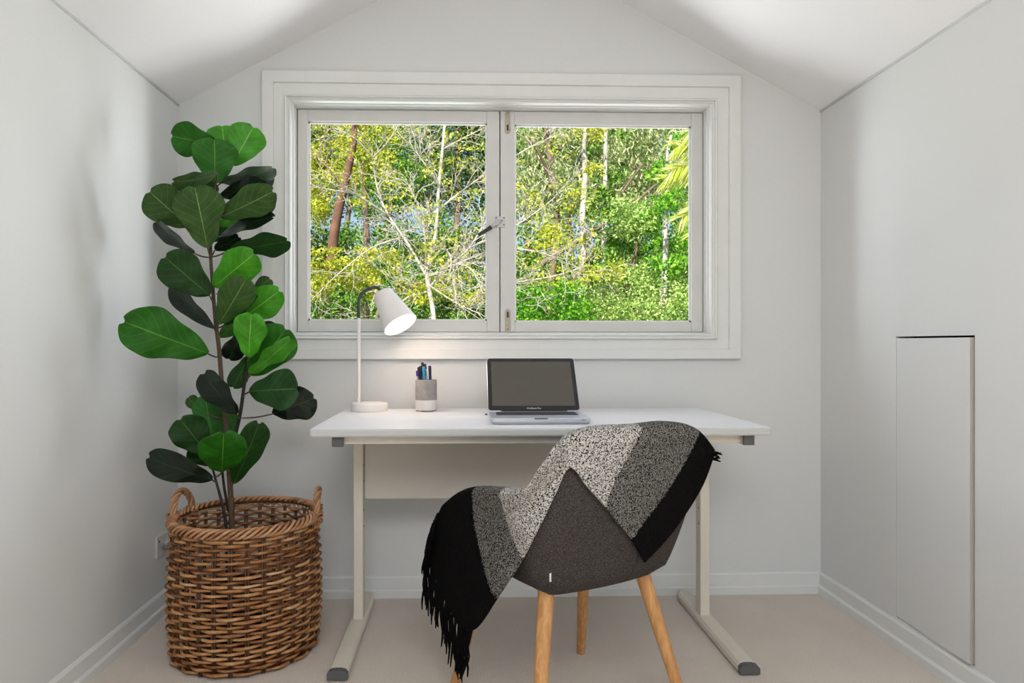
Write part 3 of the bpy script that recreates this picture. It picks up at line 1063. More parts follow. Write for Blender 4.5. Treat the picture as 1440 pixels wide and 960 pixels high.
for i in range(na):
    top = G[i][0]
    u_ = i / NA
    # over the rim and down the inner side
    k_ = max(0, min(1, (u_ - 5.4) / 1.8))
    fwd = (CR * (.8 * (1 - k_)) + CF * (.25 + .75 * k_)).normalized()
    dz = 1 - .9 * min(1, 1.5 * max(0, 1 - abs(u_ - 4.9) / 2.2))          # the slack between arm and back hardly hangs inside
    inner = [top + fwd * .085 + Vector((0, 0, -.15 * dz)), top + fwd * .078 + Vector((0, 0, -.08 * dz)), top + fwd * .066 + Vector((0, 0, -.018)),
             top + fwd * .045 + Vector((0, 0, .002)), top + fwd * .018 + Vector((0, 0, .006))]
    r_ = inner + G[i]
    rows.append(r_)
    uvs.append([(u_, k / len(r_)) for k in range(len(r_))])
b = MB()
b.grid(rows, uvs=uvs)
thr = b.build('throw_blanket', M['throw'], origin=cw(-.1, -.2, .62), smooth=True)
tag(thr, 'black and grey flecked knit throw draped over the tub chair', 'throw')
md = thr.modifiers.new('thickness', 'SOLIDIFY')
md.thickness = .009
md.offset = 0
md = thr.modifiers.new('smooth', 'SUBSURF')
md.levels = 1
md.render_levels = 1
# fringe along the left end
b = MB()
edge = [G[0][j] for j in range(2, nb)]
n_f = 64
for k in range(n_f):
    t = k / (n_f - 1) * (len(edge) - 1)
    i = min(int(t), len(edge) - 2)
    p = edge[i].lerp(edge[i + 1], t - i)
    q = k / (n_f - 1)
    ln = (.06 + .05 * rnd.random()) if q < .35 else (.10 + .05 * rnd.random())
    dirx = (-.35 + .45 * q + rnd.uniform(-.12, .12))
    pts = []
    ph = rnd.uniform(0, 6)
    for m in range(7):
        s = m / 6
        pts.append(p + Vector((dirx * ln * s * (1 - .4 * s) + .003 * math.sin(ph + s * 5), rnd.uniform(-.002, .002) + .004 * math.sin(ph * 2 + s * 4), -ln * s)))
    b.tube(pts, [.0032] * 5 + [.0028, .0016], 5)
for k in range(26):      # second layer: along the hem nearer the lower corner
    i = rnd.randrange(0, 6)
    p = G[i][nb - 1].lerp(G[i + 1][nb - 1], rnd.random())
    ln = .085 + .06 * rnd.random()
    ph = rnd.uniform(0, 6)
    pts = [p + Vector((.004 * math.sin(ph + s * 1.2) - .01 * s / 6, rnd.uniform(-.003, .003), -ln * s / 6 + .01)) for s in range(7)]
    b.tube(pts, [.0032] * 5 + [.0028, .0016], 5)
b.build('fringe', M['fringe'], thr, smooth=True)
b = MB()
for k in range(10):      # short frayed ends at the far corner
    p = G[na - 1][0].lerp(G[na - 1][2], rnd.random())
    d = Vector((.010 + .008 * rnd.random(), rnd.uniform(-.01, .01), rnd.uniform(-.012, .006)))
    b.tube([p, p + d * .5, p + d], [.003, .0028, .0015], 5)
b.build('fringe', M['fringe'], thr, smooth=True)

# ------------------------------------------------------------------ wicker basket
BC = Vector((-0.700, 2.208, 0))
bk = thing('wicker_basket', BC, 'round brown wicker basket with two handles holding the plant', 'basket')
BH = .415
def brad(z):
    t = z / BH
    return .2165 + .0095 * math.sin(PI * min(1, t * 1.15)) + .002 * t
NST = 30
b = MB()
for k in range(NST):
    a = 2 * PI * k / NST
    for da in (-.016, .016):
        b.tube([BC + Vector((math.cos(a + da) * brad(z), math.sin(a + da) * brad(z), z)) for z in (.006, .08, .16, .24, .32, .40)], .0034, 5)
b.build('stakes', M['stake'], bk, smooth=True)
b = MB()
NR = 31
npt = NST * 8
for r_ in range(NR):
    z0 = .012 + r_ * (BH - .03) / (NR - 1)
    ph = PI * (r_ % 2)
    pts, rads = [], []
    zj = rnd.uniform(-.001, .001)
    sl = rnd.uniform(-.0015, .0015)
    for k in range(npt):
        a = 2 * PI * k / npt
        off = .0075 * math.cos(a * NST / 2 + ph)
        zz = z0 + zj + .0016 * math.sin(a * 3 + r_ * .7) + .0018 * math.sin(a * NST / 2 + ph + 1.2) + sl * math.sin(a * 2)
        rr = brad(z0) + off
        pts.append(BC + Vector((math.cos(a) * rr, math.sin(a) * rr, zz)))
        rads.append(.0046 + .0007 * math.sin(a * 7 + r_ * 1.9))
    b.tube(pts, rads, 6, closed=True)
b.build('woven_wall', M['wicker'], bk, smooth=True)
b = MB()
b.lathe([(.0, .004), (.212, .004), (.212, .012), (.0, .012)], Matrix.Translation(BC), 40, cap0=False, cap1=False)
b.build('base', M['stake'], bk)
def braid(path_fn, n, span, rr, r, mb, f0=-2.0, f1=2.9):
    for k in range(n):
        pts = []
        for m in range(9):
            s = m / 8
            c, nx, up_ = path_fn(k / n + span * s)
            ph = f0 + (f1 - f0) * s
            pts.append(c + nx * (math.cos(ph) * rr) + up_ * (math.sin(ph) * rr))
        mb.tube(pts, r, 6)
def rim_fn(t):
    a = 2 * PI * t
    nx = Vector((math.cos(a), math.sin(a), 0))
    return BC + nx * (brad(BH) + .001) + Vector((0, 0, BH + .004)), nx, Vector((0, 0, 1))
b = MB()
braid(rim_fn, 66, .058, .0125, .0046, b)
b.tube([rim_fn(k / 60)[0] for k in range(60)], .0085, 8, mi=1, closed=True)
b.build('rim_braid', [M['wicker_rim'], M['stake']], bk, smooth=True)
for ang in (171, 12):
    a0 = math.radians(ang)
    path = []
    for k in range(25):
        s = k / 24
        da = .26 * math.cos(PI * s) * (1 - .12 * math.sin(PI * s))
        z = BH - .035 + .112 * math.sin(PI * s) ** .55
        a = a0 + da
        rr = brad(BH) + .006
        path.append(BC + Vector((math.cos(a) * rr, math.sin(a) * rr, z)))
    b = MB()
    b.tube(path, .0075, 8)
    nh = len(path)
    for st_ in range(5):
        pts = []
        for k in range(nh * 3 - 2):
            f = k / 3
            i = min(int(f), nh - 2)
            p = path[i].lerp(path[i + 1], f - i)
            t = (path[min(i + 1, nh - 1)] - path[max(i - 1, 0)]).normalized()
            ra = Vector((math.cos(a0), math.sin(a0), 0))
            u = (ra - t * ra.dot(t)).normalized()
            w_ = t.cross(u)
            ph = f * .62 + st_ * 2 * PI / 5
            pts.append(p + u * (math.cos(ph) * .0078) + w_ * (math.sin(ph) * .0078))
        b.tube(pts, .0040, 5)
    # wrapped knots where the handle meets the rim
    for e in (path[2], path[-3]):
        for q in range(3):
            z = BH - .012 + q * .010
            ctr = Vector((e.x, e.y, z))
            ra = (ctr - BC)
            ra.z = 0
            ra.normalize()
            tn = Vector((-ra.y, ra.x, 0))
            b.tube([ctr + ra * (math.cos(2 * PI * m / 12) * .019) + tn * (math.sin(2 * PI * m / 12) * .016) + Vector((0, 0, .006 * math.sin(2 * PI * m / 12 + q))) for m in range(12)], .0036, 5, closed=True)
    b.build('handle', M['wicker_rim'], bk, smooth=True)

# ------------------------------------------------------------------ fiddle-leaf fig
FP = Vector((-0.735, 2.225, .014))
fig = thing('fiddle_leaf_fig', FP, 'tall fiddle-leaf fig plant standing in the wicker basket', 'plant')
MB().lathe([(.085, .0), (.105, .17), (.11, .17), (.11, .18), (.10, .18), (.098, .16), (.0, .16)], Matrix.Translation(FP), 32, cap1=False).build('nursery_pot', M['pot'], fig, smooth=True, auto=40)
MB().lathe([(.098, 0), (.06, .006), (.001, .008)], Matrix.Translation(FP + Vector((0, 0, .160))), 24).build('soil', M['soil'], fig, smooth=True)
YT = 2.225
trunk_px = [(327, 800), (326, 737), (324, 690), (321, 640), (317, 590), (312, 540), (308, 490), (303, 450), (299, 400), (296, 350), (299, 310), (303, 270), (303, 235), (306, 215)]
tr = [PY(u, v, YT) for u, v in trunk_px]
tr[0].z = FP.z + .15
TP = catmull(tr, 4)
b = MB()
nT = len(TP)
b.tube(TP, [.0098 - .0066 * k / (nT - 1) for k in range(nT)], 10)
b.build('trunk', M['bark'], fig, smooth=True)
b = MB()
s2_px = [(323, 650), (331, 610), (338, 580), (343, 545), (347, 520), (352, 495), (355, 470)]
S2 = catmull([PY(u, v, YT - .01) for u, v in s2_px], 4)
b.tube(S2, [.0075 - .004 * k / (len(S2) - 1) for k in range(len(S2))], 8)
s3_px = [(320, 760), (316, 725), (309, 695), (302, 670), (296, 648)]
S3 = catmull([PY(u, v, YT - .02) for u, v in s3_px], 4)
S3[0].z = FP.z + .16
b.tube(S3, [.006 - .003 * k / (len(S3) - 1) for k in range(len(S3))], 8)
s4_px = [(322, 720), (316, 690), (313, 665), (312, 640), (306, 615)]
S4 = catmull([PY(u, v, YT + .02) for u, v in s4_px], 4)
b.tube(S4, [.005 - .002 * k / (len(S4) - 1) for k in range(len(S4))], 8)
b.build('side_stem', M['bark_dark'], fig, smooth=True)
STEMS = TP + S2 + S3 + S4

LEAVES = [
    # base px, tip px, width px, base depth, tip depth, roll deg, fold, curl, colour
    ((308, 204), (241, 192), 46, 2.24, 2.20, 10, .10, .10, 'm'),
    ((302, 258), (302, 195), 60, 2.20, 2.17, -8, .12, .10, 'm'),
    ((318, 226), (312, 175), 44, 2.27, 2.30, 0, .10, .10, 'b'),
    ((327, 232), (356, 177), 50, 2.25, 2.26, 14, .10, .10, 'b'),
    ((306, 244), (249, 263), 22, 2.16, 2.08, 62, .25, .25, 'u'),
    ((308, 266), (281, 258), 22, 2.22, 2.20, 30, .20, .10, 'u'),
    ((309, 258), (384, 243), 24, 2.24, 2.20, -62, .20, .15, 'd'),
    ((307, 278), (383, 252), 30, 2.25, 2.24, -40, .20, .15, 'k'),
    ((266, 318), (209, 270), 54, 2.16, 2.10, 18, .08, .10, 'u'),
    ((292, 348), (274, 263), 66, 2.15, 2.08, 0, .10, .12, 'u'),
    ((308, 306), (380, 274), 44, 2.16, 2.10, -12, .10, .25, 'u'),
    ((330, 300), (385, 285), 30, 2.24, 2.24, -20, .15, .20, 'd'),
    ((310, 318), (341, 297), 26, 2.27, 2.30, 0, .10, .10, 'b'),
    ((306, 332), (378, 297), 20, 2.20, 2.16, 66, .20, .20, 'k'),
    ((273, 356), (217, 314), 20, 2.20, 2.14, 60, .25, .10, 'k'),
    ((302, 351), (336, 334), 26, 2.23, 2.22, -30, .15, .10, 'k'),
    ((300, 340), (318, 316), 20, 2.26, 2.28, 20, .15, .10, 'd'),
    ((325, 350), (402, 344), 32, 2.20, 2.14, -45, .16, .15, 'd'),
    ((295, 415), (231, 362), 56, 2.17, 2.10, 12, .10, .12, 'd'),
    ((300, 403), (357, 358), 50, 2.18, 2.14, -10, .08, .10, 'b'),
    ((302, 462), (237, 405), 26, 2.20, 2.16, 48, .25, .10, 'k'),
    ((307, 456), (346, 398), 46, 2.14, 2.08, -18, .10, .25, 'u'),
    ((326, 458), (393, 410), 44, 2.22, 2.20, -14, .10, .10, 'b'),
    ((316, 456), (366, 420), 26, 2.20, 2.20, -40, .15, .10, 'd'),
    ((356, 412), (380, 391), 20, 2.27, 2.30, 20, .15, .10, 'u'),
    ((293, 497), (174, 453), 68, 2.14, 1.99, 10, .06, .08, 'm'),
    ((350, 503), (352, 443), 44, 2.14, 2.08, 14, .14, .15, 'b'),
    ((352, 528), (402, 464), 60, 2.22, 2.20, -8, .10, .15, 'm'),
    ((350, 526), (410, 480), 26, 2.18, 2.13, -52, .16, .10, 'b'),
    ((350, 500), (328, 545), 26, 2.22, 2.20, 20, .16, .10, 'd'),
    ((340, 466), (322, 506), 30, 2.25, 2.27, 10, .16, .10, 'k'),
    ((309, 474), (336, 452), 24, 2.26, 2.30, 0, .10, .10, 'm'),
    ((372, 452), (388, 470), 24, 2.30, 2.32, 0, .10, .10, 'k'),
    ((350, 550), (416, 546), 56, 2.16, 2.12, 10, .08, .10, 'd'),
    ((383, 582), (440, 562), 46, 2.24, 2.22, -16, .10, .20, 'k'),
    ((333, 582), (283, 528), 36, 2.14, 2.09, 46, .20, .15, 'k'),
    ((298, 616), (288, 556), 38, 2.26, 2.28, 8, .12, .10, 'm'),
    ((282, 578), (264, 558), 18, 2.30, 2.32, 10, .10, .10, 'u'),
    ((317, 624), (318, 578), 36, 2.27, 2.29, 0, .12, .10, 'm'),
    ((294, 640), (253, 590), 50, 2.18, 2.13, 14, .12, .10, 'd'),
    ((258, 622), (243, 600), 20, 2.23, 2.22, 20, .12, .10, 'd'),
    ((312, 664), (314, 622), 64, 2.14, 1.98, 0, .22, .25, 'm'),
    ((296, 654), (268, 630), 26, 2.21, 2.18, 24, .14, .10, 'd'),
    ((329, 680), (366, 598), 40, 2.17, 2.12, -24, .14, .12, 'd'),
    ((299, 674), (207, 647), 40, 2.15, 2.08, 34, .16, .16, 'k'),
]
def leaf(mb, pet, base, tip, wpx, yb, yt, roll, fold, curl, mi, idx):
    B, T_ = PY(base[0], base[1], yb), PY(tip[0], tip[1], yt)
    ax_ = T_ - B
    L = ax_.length
    ax_.normalize()
    mid = B.lerp(T_, .55)
    view = (EYEV - mid).normalized()
    side = ax_.cross(view).normalized()
    nrm = side.cross(ax_).normalized()
    if nrm.dot(view) < 0:
        nrm.negate()
        side.negate()
    hw = wpx * mid.y / FPX / 2 * 1.05
    c, s = math.cos(math.radians(roll)), math.sin(math.radians(roll))
    hw /= max(.45, abs(c))
    sd, nm = side * c + nrm * s, nrm * c - side * s
    NL, NW = 16, 4
    R = random.Random(idx * 13 + 5)
    p1, p2, amp = R.uniform(0, 6), R.uniform(0, 6), R.uniform(.03, .055)
    waist = R.uniform(.0, .10)
    prof_w = [(0, .10), (.06, .30), (.16, .50), (.30, .66 - waist), (.45, .82 - waist * .6), (.60, .97), (.72, 1.0), (.84, .93), (.93, .72), (.98, .42), (1.0, .16)]
    rows, uvs = [], []
    for i in range(NL + 1):
        t = 1 - (1 - i / NL) ** 1.5
        # fiddle outline: narrow foot, slight waist, broad shoulder, rounded and notched tip
        k = max(q for q in range(len(prof_w) - 1) if prof_w[q][0] <= t + 1e-9)
        f_ = (t - prof_w[k][0]) / (prof_w[k + 1][0] - prof_w[k][0])
        w_ = prof_w[k][1] * (1 - f_) + prof_w[k + 1][1] * f_
        row, uvr = [], []
        for j in range(-NW, NW + 1):
            q = j / NW
            ww = w_ * (1 + amp * .9 * math.sin(t * 15 + (p1 if q < 0 else p2)))
            tt = t + (.042 * (abs(q) ** 1.6) * (t ** 6))            # lobes beside the tip notch
            z = fold * hw * (abs(q) ** 1.4) * w_ - curl * L * (t ** 2.4) * .6 - curl * L * .15 * (q * q) + amp * hw * 1.6 * math.sin(t * 14 + p1 + q * 2) * abs(q)
            row.append(B + ax_ * (L * .985 * tt) + sd * (hw * q * ww) + nm * z)
            uvr.append((q, t))
        rows.append(row)
        uvs.append(uvr)
    # faces must show their upper side along nm
    a, b_ = rows[4][0], rows[4][-1]
    e1, e2 = rows[5][4] - rows[4][4], rows[4][5] - rows[4][4]
    mb.grid(rows, mi, uvs, flip=(e2.cross(e1).dot(nm) < 0))
    near = min(STEMS, key=lambda p: (p - B).length + .6 * abs(p.z - (B.z - .02)) - (0.02 if p.z < B.z else 0))
    m_ = near.lerp(B, .5) + Vector((0, 0, -.006))
    pet.tube([near, m_, B, B + ax_ * L * .06], [.0028, .0024, .0022, .0012], 6, mi=5)
order = 'bmduk'
b = MB()
pt_ = b
for k, a in enumerate(LEAVES):
    leaf(b, pt_, *a[:8], order.index(a[8]), k)
fo = b.build('foliage', [M['leaf_' + c] for c in order] + [M['bark']], fig, smooth=True)
md = fo.modifiers.new('thickness', 'SOLIDIFY')
md.thickness = .0012
md.offset = 0
md = fo.modifiers.new('smooth', 'SUBSURF')
md.levels = 1
md.render_levels = 1

# ------------------------------------------------------------------ garden outside
struct(MB().box(-60, 60, YB + .6, 70, -3.2, -3.0).build('ground', M['ground']), 'garden ground under the trees outside the window', 'ground')
nrg = np.random.default_rng(11)

def leaf_mesh(name, pts, size, aspect, mat, parent, droop=0.0, up=0.3):
    """a crown of separate little leaves, one diamond each, at the given points"""
    n = len(pts)
    d = nrg.normal(size=(n, 3))
    d[:, 2] -= droop * 2
    d /= np.linalg.norm(d, axis=1)[:, None]
    nn = nrg.normal(size=(n, 3))
    nn[:, 2] += up
    nn[:, 1] -= .35
    s = np.cross(d, nn)
    s /= np.linalg.norm(s, axis=1)[:, None] + 1e-9
    nv_ = np.cross(s, d)
    L = size * nrg.uniform(.6, 1.35, size=n)[:, None]
    W = L * aspect
    org = np.array(wloc(parent))
    p = pts - org
    V = np.stack([p - d * L / 2, p + s * W / 2 + nv_ * L * .06, p + d * L / 2, p - s * W / 2 + nv_ * L * .06], axis=1).reshape(-1, 3)
    me = bpy.data.meshes.new(name)
    me.vertices.add(4 * n)
    me.vertices.foreach_set('co', V.ravel().astype(np.float32))
    me.loops.add(4 * n)
    me.loops.foreach_set('vertex_index', np.arange(4 * n, dtype=np.int32))
    me.polygons.add(n)
    me.polygons.foreach_set('loop_start', np.arange(0, 4 * n, 4, dtype=np.int32))
    me.polygons.foreach_set('loop_total', np.full(n, 4, dtype=np.int32))
    me.update(calc_edges=True)
    me.validate()
    me.materials.append(mat)
    o = bpy.data.objects.new(name, me)
    COL.objects.link(o)
    o.parent = parent
    return o
def blobs(centres, n_each, flat=.75):
    out = []
    for (c, r) in centres:
        q = nrg.normal(size=(n_each, 3))
        q /= np.linalg.norm(q, axis=1)[:, None]
        q *= (nrg.uniform(0, 1, size=n_each) ** .55)[:, None] * r
        q[:, 2] *= flat
        out.append(q + np.array(c))
    return np.concatenate(out)
def sub_clusters(region, n, r, spread_y):
    """n cluster centres inside a pixel-sized patch of the crown, at real depth"""
    u0, u1, v0, v1, y = region
    out = []
    for _ in range(n):
        yy = y + nrg.uniform(-spread_y, spread_y)
        p = PY(nrg.uniform(u0, u1), nrg.uniform(v0, v1), yy)
        out.append((tuple(p), r * nrg.uniform(.6, 1.4)))
    return out
def branch(mb, p, d, ln, r, depth_, wig=.25, tips=None, n=6, shrink=.62, kids=(2, 4), up=0.0):
    pts, rad = [p.copy()], [r]
    q, dd = p.copy(), d.normalized()
    for k in range(n):
        dd = (dd + Vector((rnd.uniform(-wig, wig), rnd.uniform(-wig, wig), rnd.uniform(-wig, wig) + up))).normalized()
        q = q + dd * (ln / n)
        pts.append(q.copy())
        rad.append(r * (1 - .75 * (k + 1) / n))
    mb.tube(pts, rad, 5 if depth_ else 7)
    if tips is not None and depth_ <= 1:
        tips += pts[2:]
    if depth_ > 0:
        for _ in range(rnd.randint(*kids)):
            i = rnd.randint(1, n)
            e = (pts[i] - pts[i - 1]).normalized()
            nd = (e + Vector((rnd.uniform(-1, 1), rnd.uniform(-.8, .8), rnd.uniform(-.6, .9))) * .9).normalized()
            branch(mb, pts[i], nd, ln * shrink * rnd.uniform(.7, 1.1), max(.003, rad[i] * .6), depth_ - 1, wig, tips, n, shrink, kids, up)

def garden_tree(name, label, y, trunk, trunk_r, bark, crown, n_cl, cl_r, n_leaf, size, aspect, mat, spread=1.0, limbs=(), group=None, droop=0.0, cat='tree', twigs=0, flat=.75, gz=-3.0):
    path = [PY(u, v, y) for u, v in trunk]
    base = Vector((path[0].x, y, gz))
    root = thing(name, base, label, cat, group)
    b_ = MB()
    full = catmull([base] + path, 5)
    k = len(full)
    b_.tube(full, [trunk_r * (1 - .6 * i / (k - 1)) for i in range(k)], 9)
    b_.build('trunk', bark, root, smooth=True)
    for pl, r in limbs:
        lb = MB()
        pp = catmull([PY(a[0], a[1], y + (a[2] if len(a) > 2 else 0)) for a in pl], 6)
        lb.tube(pp, [r * (1 - .7 * i / (len(pp) - 1)) for i in range(len(pp))], 7)
        for _ in range(twigs):
            i = rnd.randrange(2, len(pp))
            e = (pp[i] - pp[i - 1]).normalized()
            branch(lb, pp[i], e + Vector((rnd.uniform(-1, 1), rnd.uniform(-1, 1), rnd.uniform(-.7, 1))), y * .055 * rnd.uniform(.6, 1.4), r * .34, 2, .4)
        lb.build('limb', bark, root, smooth=True)
    cs = []
    for reg in crown:
        cs += sub_clusters(reg[:4] + (y + (reg[4] if len(reg) > 4 else 0),), int(n_cl * (reg[5] if len(reg) > 5 else 1)), cl_r, spread)
    if cs:
        leaf_mesh('foliage', blobs(cs, n_leaf, flat), size, aspect, mat, root, droop)
    return root

# two rows of dense trees at the back
FAR = [
    (430, 22, 'f_dark', 'dark dense tree at the back, behind the red-brown trunk'),
    (540, 22, 'f_green', 'green dense tree at the back, between the slim dark trunk and the bare pale tree'),
    (645, 22, 'f_dark', 'dark dense tree at the back, between the bare pale trunk and the sash joint'),
    (750, 22, 'f_green', 'green dense tree at the back, behind the meeting stile'),
    (860, 22, 'f_dark', 'dark dense tree at the back, behind the tallest white trunk'),
    (975, 22, 'f_green', 'green dense tree at the back, behind the palm fronds'),
    (325, 22, 'f_green', 'outermost green tree at the back, past the window jamb on the plant side'),
    (1085, 22, 'f_dark', 'outermost dark tree at the back, past the window jamb beyond the palm'),
    (380, 28, 'f_dark', 'outermost dark tree in the rearmost row, on the plant side'),
    (1030, 28, 'f_green', 'outermost green tree in the rearmost row, beyond the palm'),
    (485, 28, 'f_green', 'green tree in the rearmost row, glimpsed past the red-brown trunk'),
    (600, 28, 'f_dark', 'dark tree in the rearmost row, glimpsed past the bare pale trunk'),
    (700, 28, 'f_green', 'green tree in the rearmost row, glimpsed by the window fastener'),
    (800, 28, 'f_dark', 'dark tree in the rearmost row, glimpsed past the centre white trunk'),
    (915, 28, 'f_green', 'green tree in the rearmost row, glimpsed past the short white trunk'),
]
for u, y, mt_, lab in FAR:
    hw_ = 34 if y < 25 else 36
    cr = [(u - hw_, u + hw_, 160, 305, 0, 1.0), (u - hw_, u + hw_, 325, 480, -.3, 1.2), (u - hw_ - 8, u + hw_ + 8, 480, 610, -.2, .5)]
    garden_tree('forest_tree', lab, y, [(u, 520), (u + rnd.uniform(-8, 8), 380), (u + rnd.uniform(-12, 12), 230), (u + rnd.uniform(-12, 12), 120)], .17, M['bark_brown'], cr, 26, .72, 250, .125, .55, M[mt_], 1.2, group='trees at the back of the garden')
# mid layer
garden_tree('red_trunk_tree', 'tree with red-brown trunk and lime leaves behind the left pane', 14, [(448, 520), (456, 440), (464, 385), (471, 320), (484, 262), (497, 200), (502, 140)], .15, M['bark_red'],
            [(430, 560, 165, 260, .7, 1), (430, 456, 250, 330, .5, .25)], 40, .36, 130, .075, .5, M['f_lime'], .5,
            limbs=[([(484, 262), (455, 230), (436, 215)], .03)], twigs=4)
garden_tree('dark_trunk_tree', 'slim dark-trunked tree beside the red-brown trunk', 17, [(512, 500), (516, 380), (514, 300), (510, 230), (516, 150)], .12, M['bark_brown'],
            [(490, 600, 165, 290, .6, 1), (560, 640, 300, 400, .6, .5)], 40, .42, 130, .085, .5, M['f_green'], .8)
garden_tree('white_trunk_tree', 'slender white-trunked tree with a forked stub in the middle of the right pane', 10.2, [(808, 520), (812, 440), (816, 400), (820, 350), (819, 300), (823, 250), (821, 205), (826, 170)], .075, M['bark_white'],
            [(735, 800, 300, 350, .3, .5), (800, 870, 370, 390, .1, .35), (795, 850, 175, 360, -.25, .7)], 22, .2, 60, .06, .45, M['f_lime'], .4, limbs=[([(818, 362), (828, 342), (834, 330)], .034)], twigs=3)
garden_tree('white_trunk_tree', 'tallest white-trunked tree, reaching the top of the right pane', 13.4, [(846, 480), (848, 400), (850, 320), (851, 250), (852, 165), (854, 120)], .075, M['bark_white'],
            [(830, 890, 300, 350, .6, 1), (830, 875, 175, 430, -.35, 1.6)], 12, .3, 70, .09, .5, M['f_green'], .4)
garden_tree('white_trunk_tree', 'short white-trunked tree below the palm fronds', 11.6, [(932, 520), (934, 400), (936, 350), (935, 300), (941, 262), (938, 225), (944, 190)], .062, M['bark_white'],
            [(895, 975, 300, 345, .7, 1), (915, 960, 200, 300, -.3, .8), (920, 950, 355, 400, -.3, .4)], 12, .26, 80, .085, .5, M['f_bright'], .4)
garden_tree('gum_tree', 'gum tree with grey-green drooping leaves and a long arched limb', 14.5, [(772, 520), (770, 430), (778, 370), (782, 290), (770, 200), (765, 130)], .11, M['bark_brown'],
            [(735, 850, 165, 290, .6, 1), (850, 965, 168, 290, .6, 1.1), (770, 850, 270, 300, .3, .2)], 60, .42, 150, .13, .24, M['f_gum'], .8, droop=.6,
            limbs=[([(760, 372, -.9), (800, 346, -.9), (845, 318, -.9), (880, 296, -.9), (925, 258, -.9), (968, 235, -.9)], .06), ([(782, 290), (765, 230, -.6), (742, 190, -.9)], .06), ([(850, 314, -.9), (878, 266, -.9), (905, 230, -.9)], .04)], twigs=3)
garden_tree('bushy_tree', 'pale bushy tree beside the short white trunk', 12.6, [(868, 520), (870, 460), (880, 400)], .09, M['bark_brown'],
            [(870, 915, 285, 325, .3, .6), (850, 975, 370, 460, 0, 1.2), (945, 975, 335, 390, .5, .5)], 40, .32, 140, .07, .5, M['f_pale'], .7, limbs=[([(880, 400), (895, 350), (890, 310)], .04)], twigs=3)
# lower planting
garden_tree('bright_shrub', 'vivid green shrub beside the lower flush bolt, under the slender white trunk', 9.6, [(760, 560), (765, 490), (775, 450)], .05, M['bark_brown'],
            [(722, 825, 405, 470, 0, 1.2)], 40, .24, 130, .055, .6, M['f_bright'], .5, cat='shrub')
garden_tree('green_shrub', 'leafy green shrub behind the white trunks', 16, [(850, 540), (858, 460), (865, 400)], .07, M['bark_brown'],
            [(820, 920, 345, 440, 0, 1.2)], 40, .38, 140, .085, .55, M['f_green'], .8, cat='shrub')
garden_tree('lime_shrub', 'lime-leaved shrub behind the desk lamp', 10.6, [(520, 580), (525, 480), (535, 420)], .05, M['bark_brown'],
            [(430, 560, 350, 395, 0, .8), (430, 690, 385, 425, .3, .9)], 44, .20, 90, .055, .5, M['f_lime'], .6, cat='shrub', flat=.4, limbs=[([(535, 420), (500, 390), (450, 375)], .02), ([(535, 420), (580, 400), (630, 395)], .02)], twigs=5)
garden_tree('green_shrub', 'mid green shrub behind the lime-leaved shrub', 12.6, [(470, 560), (475, 480), (480, 430)], .07, M['bark_brown'],
            [(430, 690, 380, 470, 0, 1.2)], 46, .34, 140, .07, .5, M['f_green'], .6, cat='shrub')
garden_tree('green_shrub', 'pale green shrub in front of the bushy tree and white trunks', 10.6, [(900, 560), (905, 500), (915, 450)], .05, M['bark_brown'],
            [(830, 985, 405, 470, 0, 1.2)], 44, .26, 140, .055, .5, M['f_pale'], .5, cat='shrub', limbs=[([(915, 450), (880, 425), (865, 405)], .02), ([(915, 450), (945, 420), (965, 412)], .02)], twigs=4)
# the bare pale tree in front of them
pale_limbs = [
    ([(606, 402), (630, 375, -.2), (660, 348, -.3), (692, 296, -.2)], .018), ([(604, 396), (575, 345, .2), (545, 300, .3), (530, 262, .3), (524, 222, .2)], .020),
    ([(545, 302, .3), (500, 274), (460, 266, -.2), (442, 258, -.3)], .015), ([(618, 262), (604, 240, -.2), (584, 212, -.3)], .017), ([(610, 300), (640, 276, .2), (668, 255), (692, 240, -.2)], .015),
    ([(606, 388), (640, 372, -.3), (664, 380, -.4), (680, 415, -.4)], .015), ([(604, 372), (622, 350, -.2), (634, 362, -.3), (630, 385, -.3), (605, 385, -.2)], .012), ([(600, 410), (570, 420, -.2), (550, 445, -.4)], .014),
    ([(622, 210), (650, 195, .2), (688, 176, .3)], .012), ([(612, 330), (585, 320, -.2), (560, 335, -.4), (548, 352, -.5)], .011), ([(626, 392, -.2), (660, 405), (690, 398)], .013),
    ([(640, 372, -.3), (700, 350), (760, 355), (800, 372, -.2)], .014), ([(660, 348, -.3), (720, 320), (765, 290), (790, 268, .2)], .014), ([(690, 398), (740, 395), (790, 385), (830, 372)], .013),
    ([(692, 240, -.2), (740, 210), (780, 190, .3)], .013), ([(524, 222, .2), (500, 195), (470, 180)], .012), ([(560, 335, -.4), (520, 350), (470, 390), (440, 420)], .011),
    ([(600, 376), (598, 340, -.3), (592, 300, -.4), (575, 260, -.5)], .014), ([(524, 222, .2), (545, 200), (560, 175)], .011), ([(602, 400), (640, 425, -.3), (672, 440, -.4)], .012)]
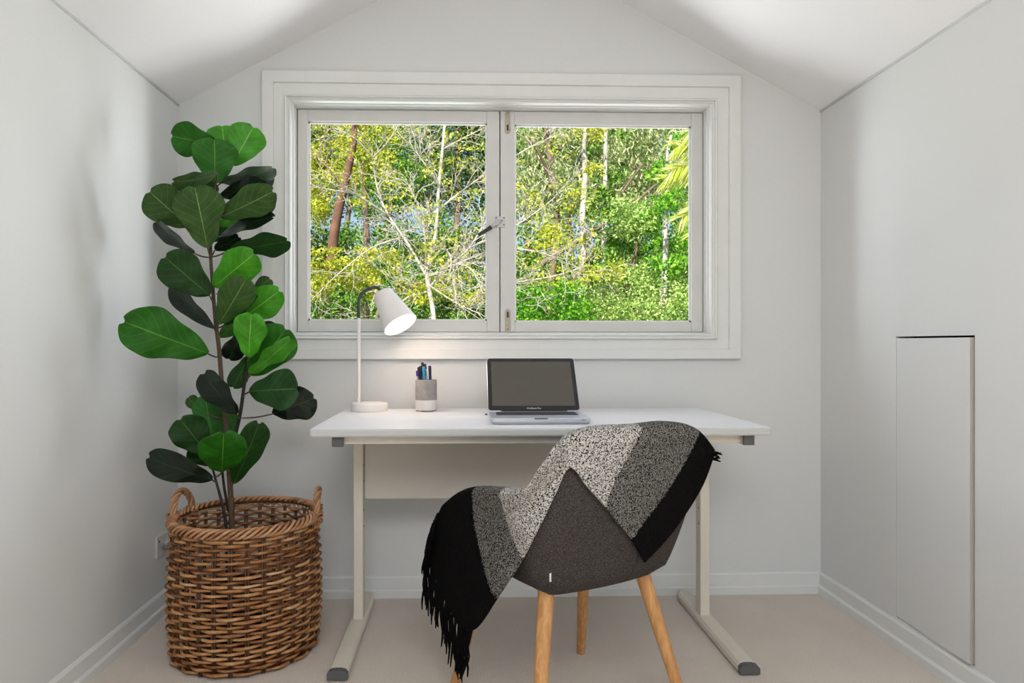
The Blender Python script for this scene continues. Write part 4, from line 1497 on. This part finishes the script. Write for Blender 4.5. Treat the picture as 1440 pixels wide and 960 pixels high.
garden_tree('bare_pale_tree', 'nearly bare tree with pale tangled branches in front of the other trees', 8.4, [(612, 560), (610, 450), (602, 400), (600, 376), (612, 330), (617, 262), (624, 190), (628, 120)], .036, M['bark_pale'],
            [(435, 690, 175, 300, 0, 1.2), (560, 690, 300, 440, 0, .8), (725, 850, 330, 400, .3, .6), (725, 800, 180, 330, .3, .4)], 60, .16, 22, .045, .5, M['f_lime'], .6, limbs=pale_limbs, twigs=11, flat=.45)
# palm beside the window
pc_ = PY(1050, 262, 7.2)
palm = thing('palm_tree', (pc_.x, 7.2, -3.0), 'palm with yellow-green fronds beside the window', 'palm')
MB().tube([(pc_.x, 7.2, -3), (pc_.x + .05, 7.2, -1), (pc_.x, 7.2, pc_.z)], [.13, .11, .09], 12).build('trunk', M['bark_brown'], palm, smooth=True)
for tip, bow in (((928, 252), .28), ((936, 240), .42), ((945, 206), .40), ((950, 306), .12), ((962, 185), .5), ((968, 330), .05), ((1060, 170), .5), ((1130, 230), .4), ((1120, 320), .2)):
    T_ = PY(tip[0] + 8, tip[1], 7.2 + rnd.uniform(-.3, .3))
    ctr = Vector((pc_.x, 7.2, pc_.z))
    midp = ctr.lerp(T_, .5) + Vector((0, 0, bow * .45))
    path = catmull([ctr, midp, T_], 14)
    fb = MB()
    fb.tube(path, [.012 * (1 - .85 * k / (len(path) - 1)) for k in range(len(path))], 6)
    m_ = len(path)
    for k in range(3, m_):
        t = (path[k] - path[k - 1]).normalized()
        for sgn in (-1, 1):
            for q in (0, .33, .66):
                p = path[k - 1].lerp(path[k], q)
                sd = t.cross(Vector((0, -1, 0))).normalized() * sgn
                ll = .27 * (1 - .6 * abs(k / m_ - .45))
                e = (t * .95 + sd * .6 + Vector((0, rnd.uniform(-.6, .6), -.1 + rnd.uniform(-.15, .15)))).normalized()
                s_ = e.cross(Vector((rnd.uniform(-.6, .6), 1, rnd.uniform(-.3, .6)))).normalized() * .0075
                fb.add([p - s_ * .4, p + e * ll * .4 - s_, p + e * ll + Vector((0, 0, -.03)), p + e * ll * .4 + s_, p + s_ * .4], [(0, 1, 2, 3, 4)])
    fb.build('frond', M['f_palm'], palm)
